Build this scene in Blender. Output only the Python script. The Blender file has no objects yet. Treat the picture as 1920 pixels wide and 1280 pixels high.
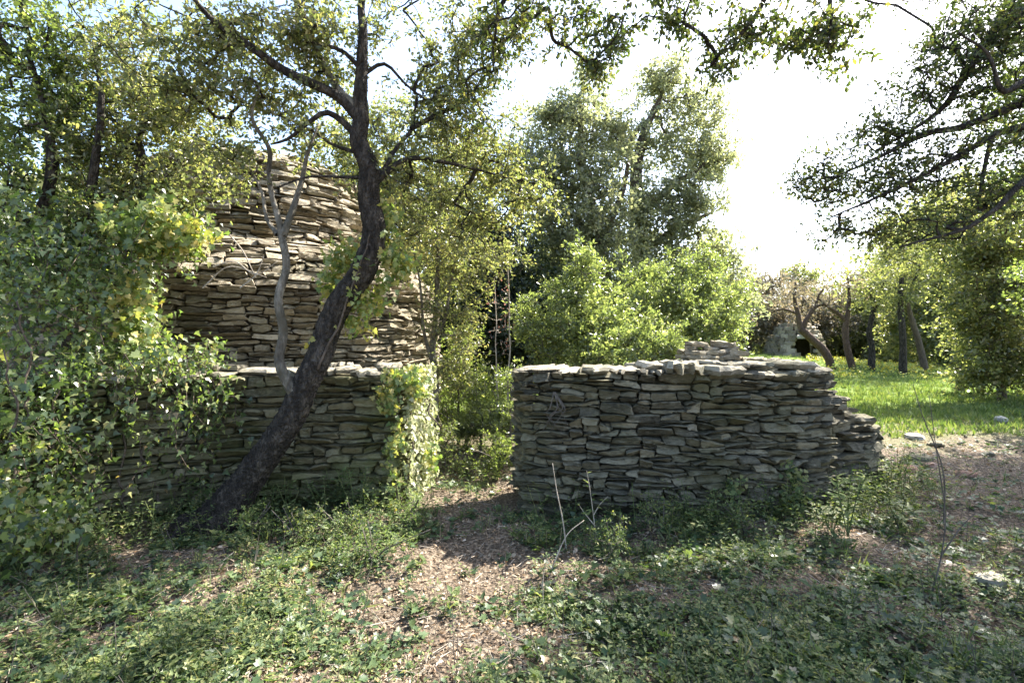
import bpy, math, random
import numpy as np

SC = bpy.context.scene
COL = SC.collection
R = math.radians

# ------------------------------------------------------------------ camera, world, sun, exposure
F, CZ = 950.0, 1.6                     # focal length in pixels of a 1920 px wide picture, eye height
cam_d = bpy.data.cameras.new('camera')
cam_d.sensor_width = 36.0
cam_d.lens = F / 1920 * 36
cam_d.clip_start, cam_d.clip_end = 0.05, 2000
cam = bpy.data.objects.new('camera', cam_d)
cam.location = (0, 0, CZ)
cam.rotation_euler = (R(90), 0, 0)
COL.objects.link(cam)
SC.camera = cam

SUN = np.array([0.78, 0.62, 0.0])
SUN /= np.linalg.norm(SUN)
ELEV = 47.0
world = bpy.data.worlds.new('World')
SC.world = world
world.use_nodes = True
wn = world.node_tree
bg = wn.nodes['Background']
sky = wn.nodes.new('ShaderNodeTexSky')
sky.sky_type = 'NISHITA'
sky.sun_disc = False
sky.sun_elevation = R(ELEV)
sky.sun_rotation = math.atan2(SUN[0], SUN[1])
sky.air_density = 1.0
sky.dust_density = 2.2
sky.ozone_density = 1.0
wn.links.new(sky.outputs[0], bg.inputs[0])
bg.inputs[1].default_value = 0.125
sun_d = bpy.data.lights.new('sun', 'SUN')
sun_d.energy = 5.0
sun_d.angle = R(0.5)
sun_d.color = (1.0, 0.95, 0.86)
sun = bpy.data.objects.new('sun', sun_d)
from mathutils import Vector
_d = Vector((-SUN[0] * math.cos(R(ELEV)), -SUN[1] * math.cos(R(ELEV)), -math.sin(R(ELEV))))
sun.rotation_euler = _d.to_track_quat('-Z', 'Y').to_euler()
sun.location = (8, 6, 12)
COL.objects.link(sun)
SC.view_settings.view_transform = 'Standard'
SC.view_settings.look = 'None'
SC.view_settings.gamma = 1.0
SC.view_settings.use_curve_mapping = False
SC.view_settings.exposure = 2.25
SC.render.engine = 'CYCLES'
SC.cycles.max_bounces = 12
SC.cycles.diffuse_bounces = 8
SC.cycles.transmission_bounces = 6
SC.cycles.transparent_max_bounces = 6
SC.cycles.sample_clamp_indirect = 8


# ------------------------------------------------------------------ small maths
def at(px, py, Y):
    return np.array([(px - 960) / F * Y, Y, CZ - (py - 640) / F * Y])


def ss(a, b, x):
    t = np.clip((x - a) / (b - a), 0, 1)
    return t * t * (3 - 2 * t)


def gz(x, y):
    """ground height"""
    x = np.asarray(x, float); y = np.asarray(y, float)
    rise = 0.85 * ss(17, 36, y) * (1 - ss(15, 25, x))
    far = 2.5 * ss(60, 300, np.hypot(x, y))
    b = 0.03 * np.sin(x * 1.9 + 0.7 * np.sin(y * 1.3)) * np.sin(y * 2.3 + 0.5) + 0.018 * np.sin(x * 5.1 + y * 3.3) + 0.012 * np.sin(y * 7.7 - x * 4.1)
    b = b * (1.25 + 1.5 * ss(8, 20, y)) + .012 * np.sin(x * 11.3 + np.sin(y * 5) * 2) * np.sin(y * 13.1 + x * 2)
    left = 0.22 * ss(-2.6, -4.2, x) * ss(2.0, 3.4, y)
    dip = -0.05 * np.exp(-((x + 0.35) / 0.7) ** 2)
    return b + rise + far + left + dip


def nrm(v):
    return v / np.maximum(np.linalg.norm(v, axis=-1, keepdims=True), 1e-9)


def rng(seed):
    return np.random.default_rng(seed)


def noise1(seed, n=6):
    g = rng(seed)
    fr = g.uniform(0.6, 5.0, n); ph = g.uniform(0, 6.28, n); am = 1 / fr
    am /= am.sum()
    return lambda x: np.sum([a * np.sin(f * np.asarray(x) + p) for a, f, p in zip(am, fr, ph)], axis=0)


# ------------------------------------------------------------------ objects
def link(name, me, mat=None, parent=None, loc=None):
    o = bpy.data.objects.new(name, me)
    COL.objects.link(o)
    if me is not None and mat is not None and len(me.materials) == 0:
        me.materials.append(mat)
    if parent is not None:
        o.parent = parent
        p = np.array(parent.location)
        if parent.parent is not None:
            p = p + np.array(parent.parent.location)
        if loc is not None:
            o.location = tuple(np.asarray(loc) - p)
        else:
            o.location = tuple(-p)
    elif loc is not None:
        o.location = tuple(loc)
    return o


def empty(name, loc, label, cat, group=None):
    o = bpy.data.objects.new(name, None)
    o.empty_display_size = 0.1
    COL.objects.link(o)
    o.location = tuple(loc)
    return tag(o, label, cat, group)


def tag(o, label=None, cat=None, group=None, kind=None):
    if label: o['label'] = label
    if cat: o['category'] = cat
    if group: o['group'] = group
    if kind: o['kind'] = kind
    return o


def mesh(name, V, faces, smooth=False):
    """V (n,3); faces: list of int arrays (m,k), k sides each"""
    me = bpy.data.meshes.new(name)
    V = np.ascontiguousarray(V, dtype=np.float32)
    me.vertices.add(len(V))
    me.vertices.foreach_set('co', V.ravel())
    loops = np.concatenate([np.asarray(f, np.int32).ravel() for f in faces])
    cnt = np.concatenate([np.full(len(f), np.asarray(f).shape[1], np.int32) for f in faces])
    start = np.concatenate([[0], np.cumsum(cnt)[:-1]]).astype(np.int32)
    me.loops.add(len(loops))
    me.loops.foreach_set('vertex_index', loops)
    me.polygons.add(len(cnt))
    me.polygons.foreach_set('loop_start', start)
    if smooth:
        me.polygons.foreach_set('use_smooth', np.ones(len(cnt), bool))
    me.update(calc_edges=True)
    return me


# leaf templates: (verts, [face arrays])
def T_(v, *f):
    return np.array(v, float), [np.array(x) for x in f]


OAK = T_([(0, 0, 0), (-.24, .3, .07), (-.2, .72, .06), (0, 1, -.05), (.2, .72, .06), (.24, .3, .07), (0, .5, -.01)],
         [(0, 6, 2, 1), (6, 3, 2, 2)][:1], [(6, 3, 2)], [(0, 5, 4, 6)], [(6, 4, 3)])
KITE = T_([(0, 0, 0), (-.3, .45, .08), (0, 1, 0), (.3, .5, .08)], [(0, 3, 2, 1)])
KITE2 = T_([(0, 0, 0), (-.22, .4, .1), (0, 1, -.04), (.22, .45, .1)], [(0, 2, 1), (0, 3, 2)])
IVY = T_([(0, .12, 0), (-.22, 0, .02), (-.5, .22, .08), (-.27, .42, .03), (-.34, .72, .06), (-.13, .68, .0), (0, 1.05, -.06),
          (.13, .68, 0), (.34, .72, .06), (.27, .42, .03), (.5, .22, .08), (.22, 0, .02)],
         [(0, 3, 2, 1), (0, 5, 4, 3), (0, 7, 6, 5), (0, 9, 8, 7), (0, 11, 10, 9)])
IVY3 = T_([(0, .05, 0), (-.42, .2, .07), (-.2, .45, .02), (0, 1, -.05), (.2, .45, .02), (.42, .2, .07)],
          [(0, 2, 1), (0, 5, 4)], [(0, 4, 3, 2)])
LANCE = T_([(0, 0, 0), (-.11, .35, .03), (0, 1, -.12), (.11, .35, .03), (0, .5, -.0)], [(0, 4, 1), (4, 2, 1), (0, 3, 4), (4, 3, 2)])
CURL = T_([(0, 0, 0), (-.28, .3, .16), (-.22, .75, .2), (0, 1, .05), (.24, .7, .12), (.3, .3, .2)], [(0, 3, 2, 1), (0, 5, 4, 3)])
BLADE = T_([(-.03, 0, 0), (.03, 0, 0), (.025, .5, .05), (-.025, .5, .05), (0, 1, .28)], [(0, 1, 2, 3)], [(3, 2, 4)])
STICK = T_([(-.02, 0, 0), (.02, 0, 0), (0, 0, .035), (-.012, 1, 0), (.012, 1, 0), (0, 1, .02)], [(0, 1, 4, 3), (1, 2, 5, 4), (2, 0, 3, 5)])
THIN = T_([(-.008, 0, 0), (.008, 0, 0), (0, 0, .014), (-.005, 1, 0), (.005, 1, 0), (0, 1, .009)], [(0, 1, 4, 3), (1, 2, 5, 4), (2, 0, 3, 5)])


def basis(D, N):
    y = nrm(D)
    x = nrm(np.cross(y, N))
    z = np.cross(x, y)
    return x, y, z


def cloud(P, D, N, S, T, W=None):
    """instances of template T at P along D with normal N, size S -> V, faces"""
    V0, F0 = T
    x, y, z = basis(D, N)
    S = np.asarray(S)[:, None, None]
    w = 1.0 if W is None else np.asarray(W)[:, None, None]
    V = P[:, None, :] + S * (V0[None, :, 0:1] * x[:, None, :] * w + V0[None, :, 1:2] * y[:, None, :] + V0[None, :, 2:3] * z[:, None, :])
    k = len(V0)
    off = (np.arange(len(P)) * k)[:, None, None]
    Fs = [(f[None] + off).reshape(-1, f.shape[1]) for f in F0]
    return V.reshape(-1, 3), Fs


def join(parts):
    Vs, Fs, n = [], [], 0
    for V, Fa in parts:
        Vs.append(V); Fs += [f + n for f in Fa]; n += len(V)
    return np.concatenate(Vs), Fs


def tube(P, rad, sides=8, bump=0.0, seed=0, cap=True):
    """one tube along P (k,3) with radii rad"""
    P = np.asarray(P, float); k = len(P)
    t = nrm(np.gradient(P, axis=0))
    ref = np.array([0.31, -0.9, 0.3]) if abs(np.mean(t[:, 1])) < .8 else np.array([1., 0, .1])
    a = nrm(np.cross(t, ref)); b = np.cross(t, a)
    th = np.linspace(0, 2 * np.pi, sides, endpoint=False)
    rr = np.asarray(rad)[:, None] * np.ones((1, sides))
    if bump:
        g = rng(seed)
        L = np.concatenate([[0], np.cumsum(np.linalg.norm(np.diff(P, axis=0), axis=1))])[:, None]
        n = 0
        for i in range(10):
            m = g.integers(1, 4) if i < 4 else g.integers(5, 14)
            n = n + g.uniform(.4, 1) * np.sin(m * th[None] + g.uniform(1, 6 if i < 4 else 9) * L + g.uniform(0, 6.28)) * (1 if i < 4 else .55)
        g2 = g.normal(0, 1, rr.shape) * .5
        rr = rr * (1 + bump * (n / 2.2 + g2))
    V = P[:, None] + rr[:, :, None] * (np.cos(th)[None, :, None] * a[:, None] + np.sin(th)[None, :, None] * b[:, None])
    idx = np.arange(k * sides).reshape(k, sides)
    q = np.stack([idx[:-1], np.roll(idx, -1, 1)[:-1], np.roll(idx, -1, 1)[1:], idx[1:]], -1).reshape(-1, 4)
    V = V.reshape(-1, 3)
    Fs = [q]
    if cap:
        V = np.concatenate([V, P[-1:]])
        c = len(V) - 1
        Fs.append(np.stack([idx[-1], np.roll(idx[-1], -1), np.full(sides, c)], -1))
    return V, Fs


def tubes(PP, RR, sides=4):
    """many tubes, PP (n,k,3), RR (n,k)"""
    n, k, _ = PP.shape
    t = nrm(np.gradient(PP, axis=1))
    ref = np.array([0.37, -0.8, 0.45])
    a = nrm(np.cross(t, ref)); b = np.cross(t, a)
    th = np.linspace(0, 2 * np.pi, sides, endpoint=False)
    V = PP[:, :, None] + RR[:, :, None, None] * (np.cos(th)[:, None] * a[:, :, None] + np.sin(th)[:, None] * b[:, :, None])
    idx = np.arange(n * k * sides).reshape(n, k, sides)
    nx = np.roll(idx, -1, 2)
    q = np.stack([idx[:, :-1], nx[:, :-1], nx[:, 1:], idx[:, 1:]], -1).reshape(-1, 4)
    return V.reshape(-1, 3), [q]


def catmull(P, n):
    P = np.asarray(P, float)
    k = len(P)
    Q = np.concatenate([[2 * P[0] - P[1]], P, [2 * P[-1] - P[-2]]])
    u = np.linspace(0, k - 1 - 1e-6, n)
    i = u.astype(int); f = (u - i)[:, None]
    p0, p1, p2, p3 = Q[i], Q[i + 1], Q[i + 2], Q[i + 3]
    return .5 * (2 * p1 + (p2 - p0) * f + (2 * p0 - 5 * p1 + 4 * p2 - p3) * f ** 2 + (3 * p1 - p0 - 3 * p2 + p3) * f ** 3)


# ------------------------------------------------------------------ materials
def mat(name):
    m = bpy.data.materials.new(name)
    m.use_nodes = True
    nt = m.node_tree
    for n in list(nt.nodes): nt.nodes.remove(n)
    return m, nt


def N(nt, kind, **kw):
    n = nt.nodes.new('ShaderNode' + kind)
    for k, v in kw.items():
        if k.startswith('i_'):
            key = k[2:]
            key = int(key) if key.isdigit() else key.replace('_', ' ')
            n.inputs[key].default_value = v
        else:
            setattr(n, k, v)
    return n


def ramp(nt, fac, cols, pos=None, mode='LINEAR'):
    r = nt.nodes.new('ShaderNodeValToRGB')
    r.color_ramp.interpolation = mode
    e = r.color_ramp.elements
    pos = pos or [i / (len(cols) - 1) for i in range(len(cols))]
    while len(e) < len(cols): e.new(0.5)
    for i, (c, p) in enumerate(zip(cols, pos)):
        e[i].position = p
        e[i].color = (*c, 1) if len(c) == 3 else c
    nt.links.new(fac, r.inputs[0])
    return r.outputs[0]


def leaf_mat(name, cols, trans=0.42, tint=(1.5, 1.75, .55), rough=.42, spec=.5, pos=None):
    if 'petal' not in name and 'fallen' not in name:
        dl = lambda c, f: tuple((.25 * c[0] + .6 * c[1] + .15 * c[2]) * (1 - f) + x * f for x in c)
        cols = [dl((c[0] * 1.04, c[1] * .97, c[2]), .80) for c in cols]
        tint = dl(tint, .86)
    m, nt = mat(name)
    L = nt.links.new
    geo = N(nt, 'NewGeometry')
    tc = N(nt, 'TexCoord')
    info = N(nt, 'ObjectInfo')
    nz = N(nt, 'TexNoise', i_Scale=1.1, i_Detail=1.0)
    L(geo.outputs['Position'], nz.inputs['Vector'])
    add = N(nt, 'Math', operation='ADD'); L(geo.outputs['Random Per Island'], add.inputs[0]); L(info.outputs['Random'], add.inputs[1])
    fr = N(nt, 'Math', operation='FRACT'); L(add.outputs[0], fr.inputs[0])
    mx = N(nt, 'Math', operation='MULTIPLY_ADD', i_1=.55, i_2=-.27); L(nz.outputs[0], mx.inputs[0])
    mx2 = N(nt, 'Math', operation='ADD', use_clamp=True); L(fr.outputs[0], mx2.inputs[0]); L(mx.outputs[0], mx2.inputs[1])
    c = ramp(nt, mx2.outputs[0], cols, pos)
    b = N(nt, 'BsdfPrincipled', i_Roughness=rough)
    b.inputs['Specular IOR Level'].default_value = spec
    L(c, b.inputs['Base Color'])
    t = N(nt, 'BsdfTranslucent')
    mul = N(nt, 'Mix', data_type='RGBA', blend_type='MULTIPLY')
    mul.inputs[0].default_value = 1.0
    L(c, mul.inputs[6]); mul.inputs[7].default_value = (*tint, 1)
    L(mul.outputs[2], t.inputs[0])
    mix = N(nt, 'MixShader', i_Fac=trans)
    L(b.outputs[0], mix.inputs[1]); L(t.outputs[0], mix.inputs[2])
    o = N(nt, 'OutputMaterial'); L(mix.outputs[0], o.inputs[0])
    return m


def bark_mat(name, cols, scale=9.0, strength=.8, lichen=None):
    m, nt = mat(name)
    L = nt.links.new
    tc = N(nt, 'TexCoord')
    mp = N(nt, 'Mapping'); mp.inputs['Scale'].default_value = (1.0, 1.0, .38)
    L(tc.outputs['Object'], mp.inputs[0])
    v = N(nt, 'TexVoronoi', i_Scale=scale * 4, feature='DISTANCE_TO_EDGE'); L(mp.outputs[0], v.inputs['Vector'])
    n = N(nt, 'TexNoise', i_Scale=scale * 2.2, i_Detail=9.0, i_Roughness=.68); L(mp.outputs[0], n.inputs['Vector'])
    n2 = N(nt, 'TexNoise', i_Scale=scale * .5, i_Detail=4.0); L(tc.outputs['Object'], n2.inputs['Vector'])
    c = ramp(nt, n.outputs[0], cols, [.3 + .4 * i / (len(cols) - 1) for i in range(len(cols))])
    if lichen:
        mk = ramp(nt, n2.outputs[0], [(0, 0, 0), (1, 1, 1)], [.53, .63])
        mx = N(nt, 'Mix', data_type='RGBA'); L(mk, mx.inputs[0]); L(c, mx.inputs[6]); mx.inputs[7].default_value = (*lichen, 1)
        c = mx.outputs[2]
    h = N(nt, 'Math', operation='MULTIPLY_ADD', i_1=1.2); L(v.outputs[0], h.inputs[0]); L(n.outputs[0], h.inputs[2])
    bp = N(nt, 'Bump', i_Strength=strength, i_Distance=.06); L(h.outputs[0], bp.inputs['Height'])
    b = N(nt, 'BsdfPrincipled', i_Roughness=.9); b.inputs['Specular IOR Level'].default_value = .25
    L(c, b.inputs['Base Color']); L(bp.outputs[0], b.inputs['Normal'])
    o = N(nt, 'OutputMaterial'); L(b.outputs[0], o.inputs[0])
    return m


def stone_mat(name, cols, moss=(.10, .12, .03), moss_amt=.5, lichen=(.42, .40, .34)):
    m, nt = mat(name)
    L = nt.links.new
    geo = N(nt, 'NewGeometry'); info = N(nt, 'ObjectInfo')
    add = N(nt, 'Math', operation='ADD'); L(geo.outputs['Random Per Island'], add.inputs[0]); L(info.outputs['Random'], add.inputs[1])
    fr = N(nt, 'Math', operation='FRACT'); L(add.outputs[0], fr.inputs[0])
    n1 = N(nt, 'TexNoise', i_Scale=5.0, i_Detail=8.0, i_Roughness=.65); L(geo.outputs['Position'], n1.inputs['Vector'])
    mp = N(nt, 'Mapping'); mp.inputs['Scale'].default_value = (1, 1, 3.2); L(geo.outputs['Position'], mp.inputs[0])
    n2 = N(nt, 'TexNoise', i_Scale=17.0, i_Detail=10.0, i_Roughness=.74); L(mp.outputs[0], n2.inputs['Vector'])
    n3 = N(nt, 'TexNoise', i_Scale=1.3, i_Detail=5.0, i_Roughness=.6); L(geo.outputs['Position'], n3.inputs['Vector'])
    n4 = N(nt, 'TexNoise', i_Scale=90.0, i_Detail=4.0, i_Roughness=.7); L(geo.outputs['Position'], n4.inputs['Vector'])
    a1 = N(nt, 'Math', operation='MULTIPLY_ADD', i_1=.72, i_2=-.12); L(fr.outputs[0], a1.inputs[0])
    a2 = N(nt, 'Math', operation='MULTIPLY_ADD', i_1=.9); L(n1.outputs[0], a2.inputs[0]); L(a1.outputs[0], a2.inputs[2])
    a3 = N(nt, 'Math', operation='SUBTRACT', i_1=.2, use_clamp=True); L(a2.outputs[0], a3.inputs[0])
    c = ramp(nt, a3.outputs[0], cols)
    # pale lichen spots
    lm = ramp(nt, n2.outputs[0], [(0, 0, 0), (1, 1, 1)], [.55, .64])
    mx = N(nt, 'Mix', data_type='RGBA'); sc = N(nt, 'Math', operation='MULTIPLY', i_1=.6); L(lm, sc.inputs[0]); L(sc.outputs[0], mx.inputs[0])
    L(c, mx.inputs[6]); mx.inputs[7].default_value = (*lichen, 1)
    n6 = N(nt, 'TexNoise', i_Scale=8.5, i_Detail=6.0, i_Roughness=.7); L(geo.outputs['Position'], n6.inputs['Vector'])
    l6 = ramp(nt, n6.outputs[0], [(0, 0, 0), (1, 1, 1)], [.56, .66])
    s6 = N(nt, 'Math', operation='MULTIPLY', i_1=.4); L(l6, s6.inputs[0])
    mx6 = N(nt, 'Mix', data_type='RGBA'); L(s6.outputs[0], mx6.inputs[0]); L(mx.outputs[2], mx6.inputs[6]); mx6.inputs[7].default_value = (lichen[0] * .8, lichen[1] * .78, lichen[2] * .62, 1)
    mx = mx6
    # dark weathering specks
    dk = ramp(nt, n2.outputs[0], [(.26, .25, .23), (1, 1, 1)], [.36, .50])
    md = N(nt, 'Mix', data_type='RGBA', blend_type='MULTIPLY'); md.inputs[0].default_value = .8
    L(mx.outputs[2], md.inputs[6]); L(dk, md.inputs[7])
    # moss in broad patches
    mm = ramp(nt, n3.outputs[0], [(0, 0, 0), (1, 1, 1)], [.46, .66])
    mg = N(nt, 'Math', operation='MULTIPLY', i_1=moss_amt); L(mm, mg.inputs[0])
    m2 = N(nt, 'Mix', data_type='RGBA'); L(mg.outputs[0], m2.inputs[0]); L(md.outputs[2], m2.inputs[6]); m2.inputs[7].default_value = (*moss, 1)
    h = N(nt, 'Math', operation='MULTIPLY_ADD', i_1=.25); L(n4.outputs[0], h.inputs[0]); L(n2.outputs[0], h.inputs[2])
    h2 = N(nt, 'Math', operation='MULTIPLY_ADD', i_1=1.6); L(n1.outputs[0], h2.inputs[0]); L(h.outputs[0], h2.inputs[2])
    bp = N(nt, 'Bump', i_Strength=.9, i_Distance=.022); L(h2.outputs[0], bp.inputs['Height'])
    b = N(nt, 'BsdfPrincipled', i_Roughness=.92); b.inputs['Specular IOR Level'].default_value = .2
    L(m2.outputs[2], b.inputs['Base Color']); L(bp.outputs[0], b.inputs['Normal'])
    o = N(nt, 'OutputMaterial'); L(b.outputs[0], o.inputs[0])
    return m


M = {}
M['stone_grey'] = stone_mat('weathered grey stone', [(.05, .046, .036), (.105, .095, .070), (.16, .145, .10), (.22, .195, .135), (.31, .27, .19)], moss=(.085, .085, .03), moss_amt=.5, lichen=(.27, .25, .19))
M['stone_slab'] = stone_mat('weathered grey slab', [(.09, .082, .066), (.19, .17, .13), (.30, .27, .21), (.42, .38, .31)], moss=(.13, .135, .06), moss_amt=.35)
M['stone_moss'] = stone_mat('mossy limestone', [(.075, .068, .042), (.15, .135, .082), (.22, .195, .12), (.31, .27, .175)], moss=(.10, .115, .03), moss_amt=.7, lichen=(.33, .31, .22))
M['stone_tan'] = stone_mat('tan limestone', [(.10, .082, .058), (.22, .185, .13), (.33, .28, .20), (.45, .385, .29)], moss=(.13, .125, .06), moss_amt=.35, lichen=(.5, .48, .44))
M['stone_pale'] = stone_mat('pale limestone slab', [(.25, .23, .20), (.38, .35, .30), (.48, .45, .39), (.55, .52, .46)], moss=(.2, .2, .12), moss_amt=.35, lichen=(.58, .56, .52))
M['bark_dark'] = bark_mat('rugged dark bark', [(.012, .010, .008), (.045, .037, .03), (.15, .125, .10)], 9, 1.0)
M['bark_pale'] = bark_mat('mottled pale bark', [(.04, .034, .028), (.13, .115, .09), (.30, .27, .22)], 7, .6, lichen=(.09, .08, .06))
M['bark_brown'] = bark_mat('brown bark', [(.05, .038, .03), (.11, .085, .065), (.17, .13, .10)], 8, .7)
M['bark_red'] = bark_mat('reddish bark', [(.05, .032, .025), (.10, .065, .05), (.16, .11, .085)], 8, .7)
M['twig'] = bark_mat('thin twigs', [(.05, .04, .032), (.10, .085, .07), (.16, .14, .12)], 14, .2)
M['twig_pale'] = bark_mat('dry pale twigs', [(.22, .18, .13), (.36, .31, .25), (.48, .43, .37)], 14, .2)
M['oak'] = leaf_mat('holm oak leaves', [(.07, .09, .035), (.12, .15, .05), (.175, .20, .07), (.24, .25, .09), (.28, .24, .10)], .58, tint=(1.4, 1.55, .65), rough=.3, spec=.8)
M['oak_deep'] = leaf_mat('deep green oak leaves', [(.07, .10, .03), (.11, .155, .045), (.16, .205, .06), (.23, .25, .08)], .58, rough=.32, spec=.7)
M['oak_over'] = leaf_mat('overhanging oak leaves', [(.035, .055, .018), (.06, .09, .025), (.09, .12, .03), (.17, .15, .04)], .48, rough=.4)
M['grey_oak'] = leaf_mat('grey green oak leaves', [(.14, .165, .09), (.20, .225, .12), (.26, .285, .15), (.33, .34, .18)], .6, tint=(1.3, 1.4, .85), rough=.28, spec=.9)
M['laurel'] = leaf_mat('bright laurel leaves', [(.09, .13, .045), (.14, .195, .065), (.19, .25, .085), (.27, .31, .12)], .52, tint=(1.5, 1.6, .6), rough=.25, spec=.9)
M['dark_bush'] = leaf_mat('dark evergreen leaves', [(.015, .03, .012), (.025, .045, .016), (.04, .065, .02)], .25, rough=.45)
M['olive_far'] = leaf_mat('distant olive leaves', [(.10, .115, .055), (.15, .165, .075), (.20, .205, .095), (.26, .25, .12)], .55, rough=.5)
M['brown_far'] = leaf_mat('distant brownish leaves', [(.11, .11, .075), (.15, .15, .10), (.20, .18, .125), (.23, .20, .15)], .45, tint=(1.3, 1.2, .8), rough=.6)
M['ivy'] = leaf_mat('ivy leaves', [(.045, .08, .025), (.09, .15, .04), (.14, .21, .05), (.20, .27, .07), (.33, .35, .09), (.32, .22, .09)], .5, rough=.28, spec=.8, pos=[0, .3, .55, .75, .95, 1])
M['ivy_pale'] = leaf_mat('yellowish ivy leaves with sunlight in the colour', [(.10, .17, .035), (.16, .24, .05), (.24, .30, .07), (.36, .34, .08), (.42, .34, .05)], .42, rough=.35)  # yellowish leaves, with sunlight on them painted into the paler tones
M['ivy_lit'] = leaf_mat('ivy leaves with sunlight in the colour', [(.26, .32, .11), (.38, .41, .18), (.46, .46, .26), (.28, .38, .10)], .35, tint=(1.1, 1.2, .7), rough=.5)  # brightness of the sunlit wall end is put into these leaf colours
M['ivy_ground'] = leaf_mat('creeping ivy leaves', [(.02, .045, .02), (.04, .08, .03), (.06, .12, .035), (.10, .16, .045)], .3, rough=.45, spec=.4)
M['herb'] = leaf_mat('low herb leaves', [(.035, .065, .022), (.065, .11, .032), (.10, .155, .042), (.16, .205, .055), (.26, .26, .08)], .35, rough=.6, spec=.25)
M['herb_light'] = leaf_mat('light green herb leaves', [(.07, .12, .03), (.11, .17, .04), (.16, .22, .055), (.20, .24, .07)], .3, rough=.75, spec=.1)
M['grass'] = leaf_mat('grass blades', [(.04, .075, .02), (.07, .12, .03), (.12, .16, .045), (.24, .22, .10)], .35, rough=.5)
M['meadow'] = leaf_mat('meadow grass blades', [(.07, .12, .03), (.10, .155, .035), (.14, .19, .045), (.22, .23, .08)], .35, rough=.6, spec=.3)
M['flower'] = leaf_mat('yellow petals', [(.50, .42, .06), (.58, .50, .08), (.45, .46, .10), (.25, .33, .06)], .3, tint=(1, 1, .5), rough=.6)
M['litter'] = leaf_mat('fallen dry leaves', [(.045, .033, .022), (.12, .09, .062), (.23, .175, .12), (.39, .315, .225), (.33, .20, .11), (.52, .45, .35)], .15, tint=(1.1, .9, .6), rough=.6, spec=.3)
M['dead_red'] = leaf_mat('dry reddish leaves', [(.30, .12, .07), (.36, .18, .12), (.42, .24, .18)], .4, tint=(1.2, .9, .8), rough=.6)


def ground_mat():
    m, nt = mat('forest floor and meadow soil')
    L = nt.links.new
    geo = N(nt, 'NewGeometry')
    n1 = N(nt, 'TexNoise', i_Scale=2.2, i_Detail=8.0, i_Roughness=.62); L(geo.outputs['Position'], n1.inputs['Vector'])
    n2 = N(nt, 'TexNoise', i_Scale=34.0, i_Detail=8.0, i_Roughness=.7); L(geo.outputs['Position'], n2.inputs['Vector'])
    v = N(nt, 'TexVoronoi', i_Scale=38.0); L(geo.outputs['Position'], v.inputs['Vector'])
    a = N(nt, 'Math', operation='MULTIPLY_ADD', i_1=.6); L(v.outputs['Distance'], a.inputs[0]); L(n2.outputs[0], a.inputs[2])
    c = ramp(nt, a.outputs[0], [(.03, .023, .016), (.075, .057, .04), (.15, .115, .082), (.26, .205, .15)], [.35, .6, .85, 1.0])
    n5 = N(nt, 'TexNoise', i_Scale=.9, i_Detail=5.0); L(geo.outputs['Position'], n5.inputs['Vector'])
    # soil gives way to turf in the meadow (a real change of ground with distance from the wood edge)
    sx = N(nt, 'SeparateXYZ'); L(geo.outputs['Position'], sx.inputs[0])
    w = N(nt, 'Math', operation='MULTIPLY_ADD', i_1=5.0); L(n5.outputs[0], w.inputs[0]); L(sx.outputs['Y'], w.inputs[2])
    mr = N(nt, 'MapRange', i_1=10.0, i_2=14.0); L(w.outputs[0], mr.inputs[0])
    gc = ramp(nt, n2.outputs[0], [(.06, .10, .02), (.12, .18, .03), (.19, .22, .05)], [.3, .5, .7])
    mx = N(nt, 'Mix', data_type='RGBA'); L(mr.outputs[0], mx.inputs[0]); L(c, mx.inputs[6]); L(gc, mx.inputs[7])
    bp = N(nt, 'Bump', i_Strength=1.0, i_Distance=.03); L(a.outputs[0], bp.inputs['Height'])
    b = N(nt, 'BsdfPrincipled', i_Roughness=.95); b.inputs['Specular IOR Level'].default_value = .15
    L(mx.outputs[2], b.inputs['Base Color']); L(bp.outputs[0], b.inputs['Normal'])
    o = N(nt, 'OutputMaterial'); L(b.outputs[0], o.inputs[0])
    return m


# ------------------------------------------------------------------ ground
def build_ground():
    u = np.linspace(-1, 1, 260)
    X = np.sinh(u * 5.6) / math.sinh(5.6) * 600
    v = np.linspace(-.72, 1, 300)
    Yy = np.sinh(v * 5.6) / math.sinh(5.6) * 700 + 3
    gx, gy = np.meshgrid(X, Yy)
    V = np.stack([gx, gy, gz(gx, gy)], -1).reshape(-1, 3)
    idx = np.arange(V.shape[0]).reshape(gx.shape)
    q = np.stack([idx[:-1, :-1], idx[:-1, 1:], idx[1:, 1:], idx[1:, :-1]], -1).reshape(-1, 4)
    o = link('ground', mesh('ground', V, [q], True), ground_mat())
    tag(o, 'woodland floor of soil and leaf litter turning to green meadow beyond the walls', kind='structure')


build_ground()


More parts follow.
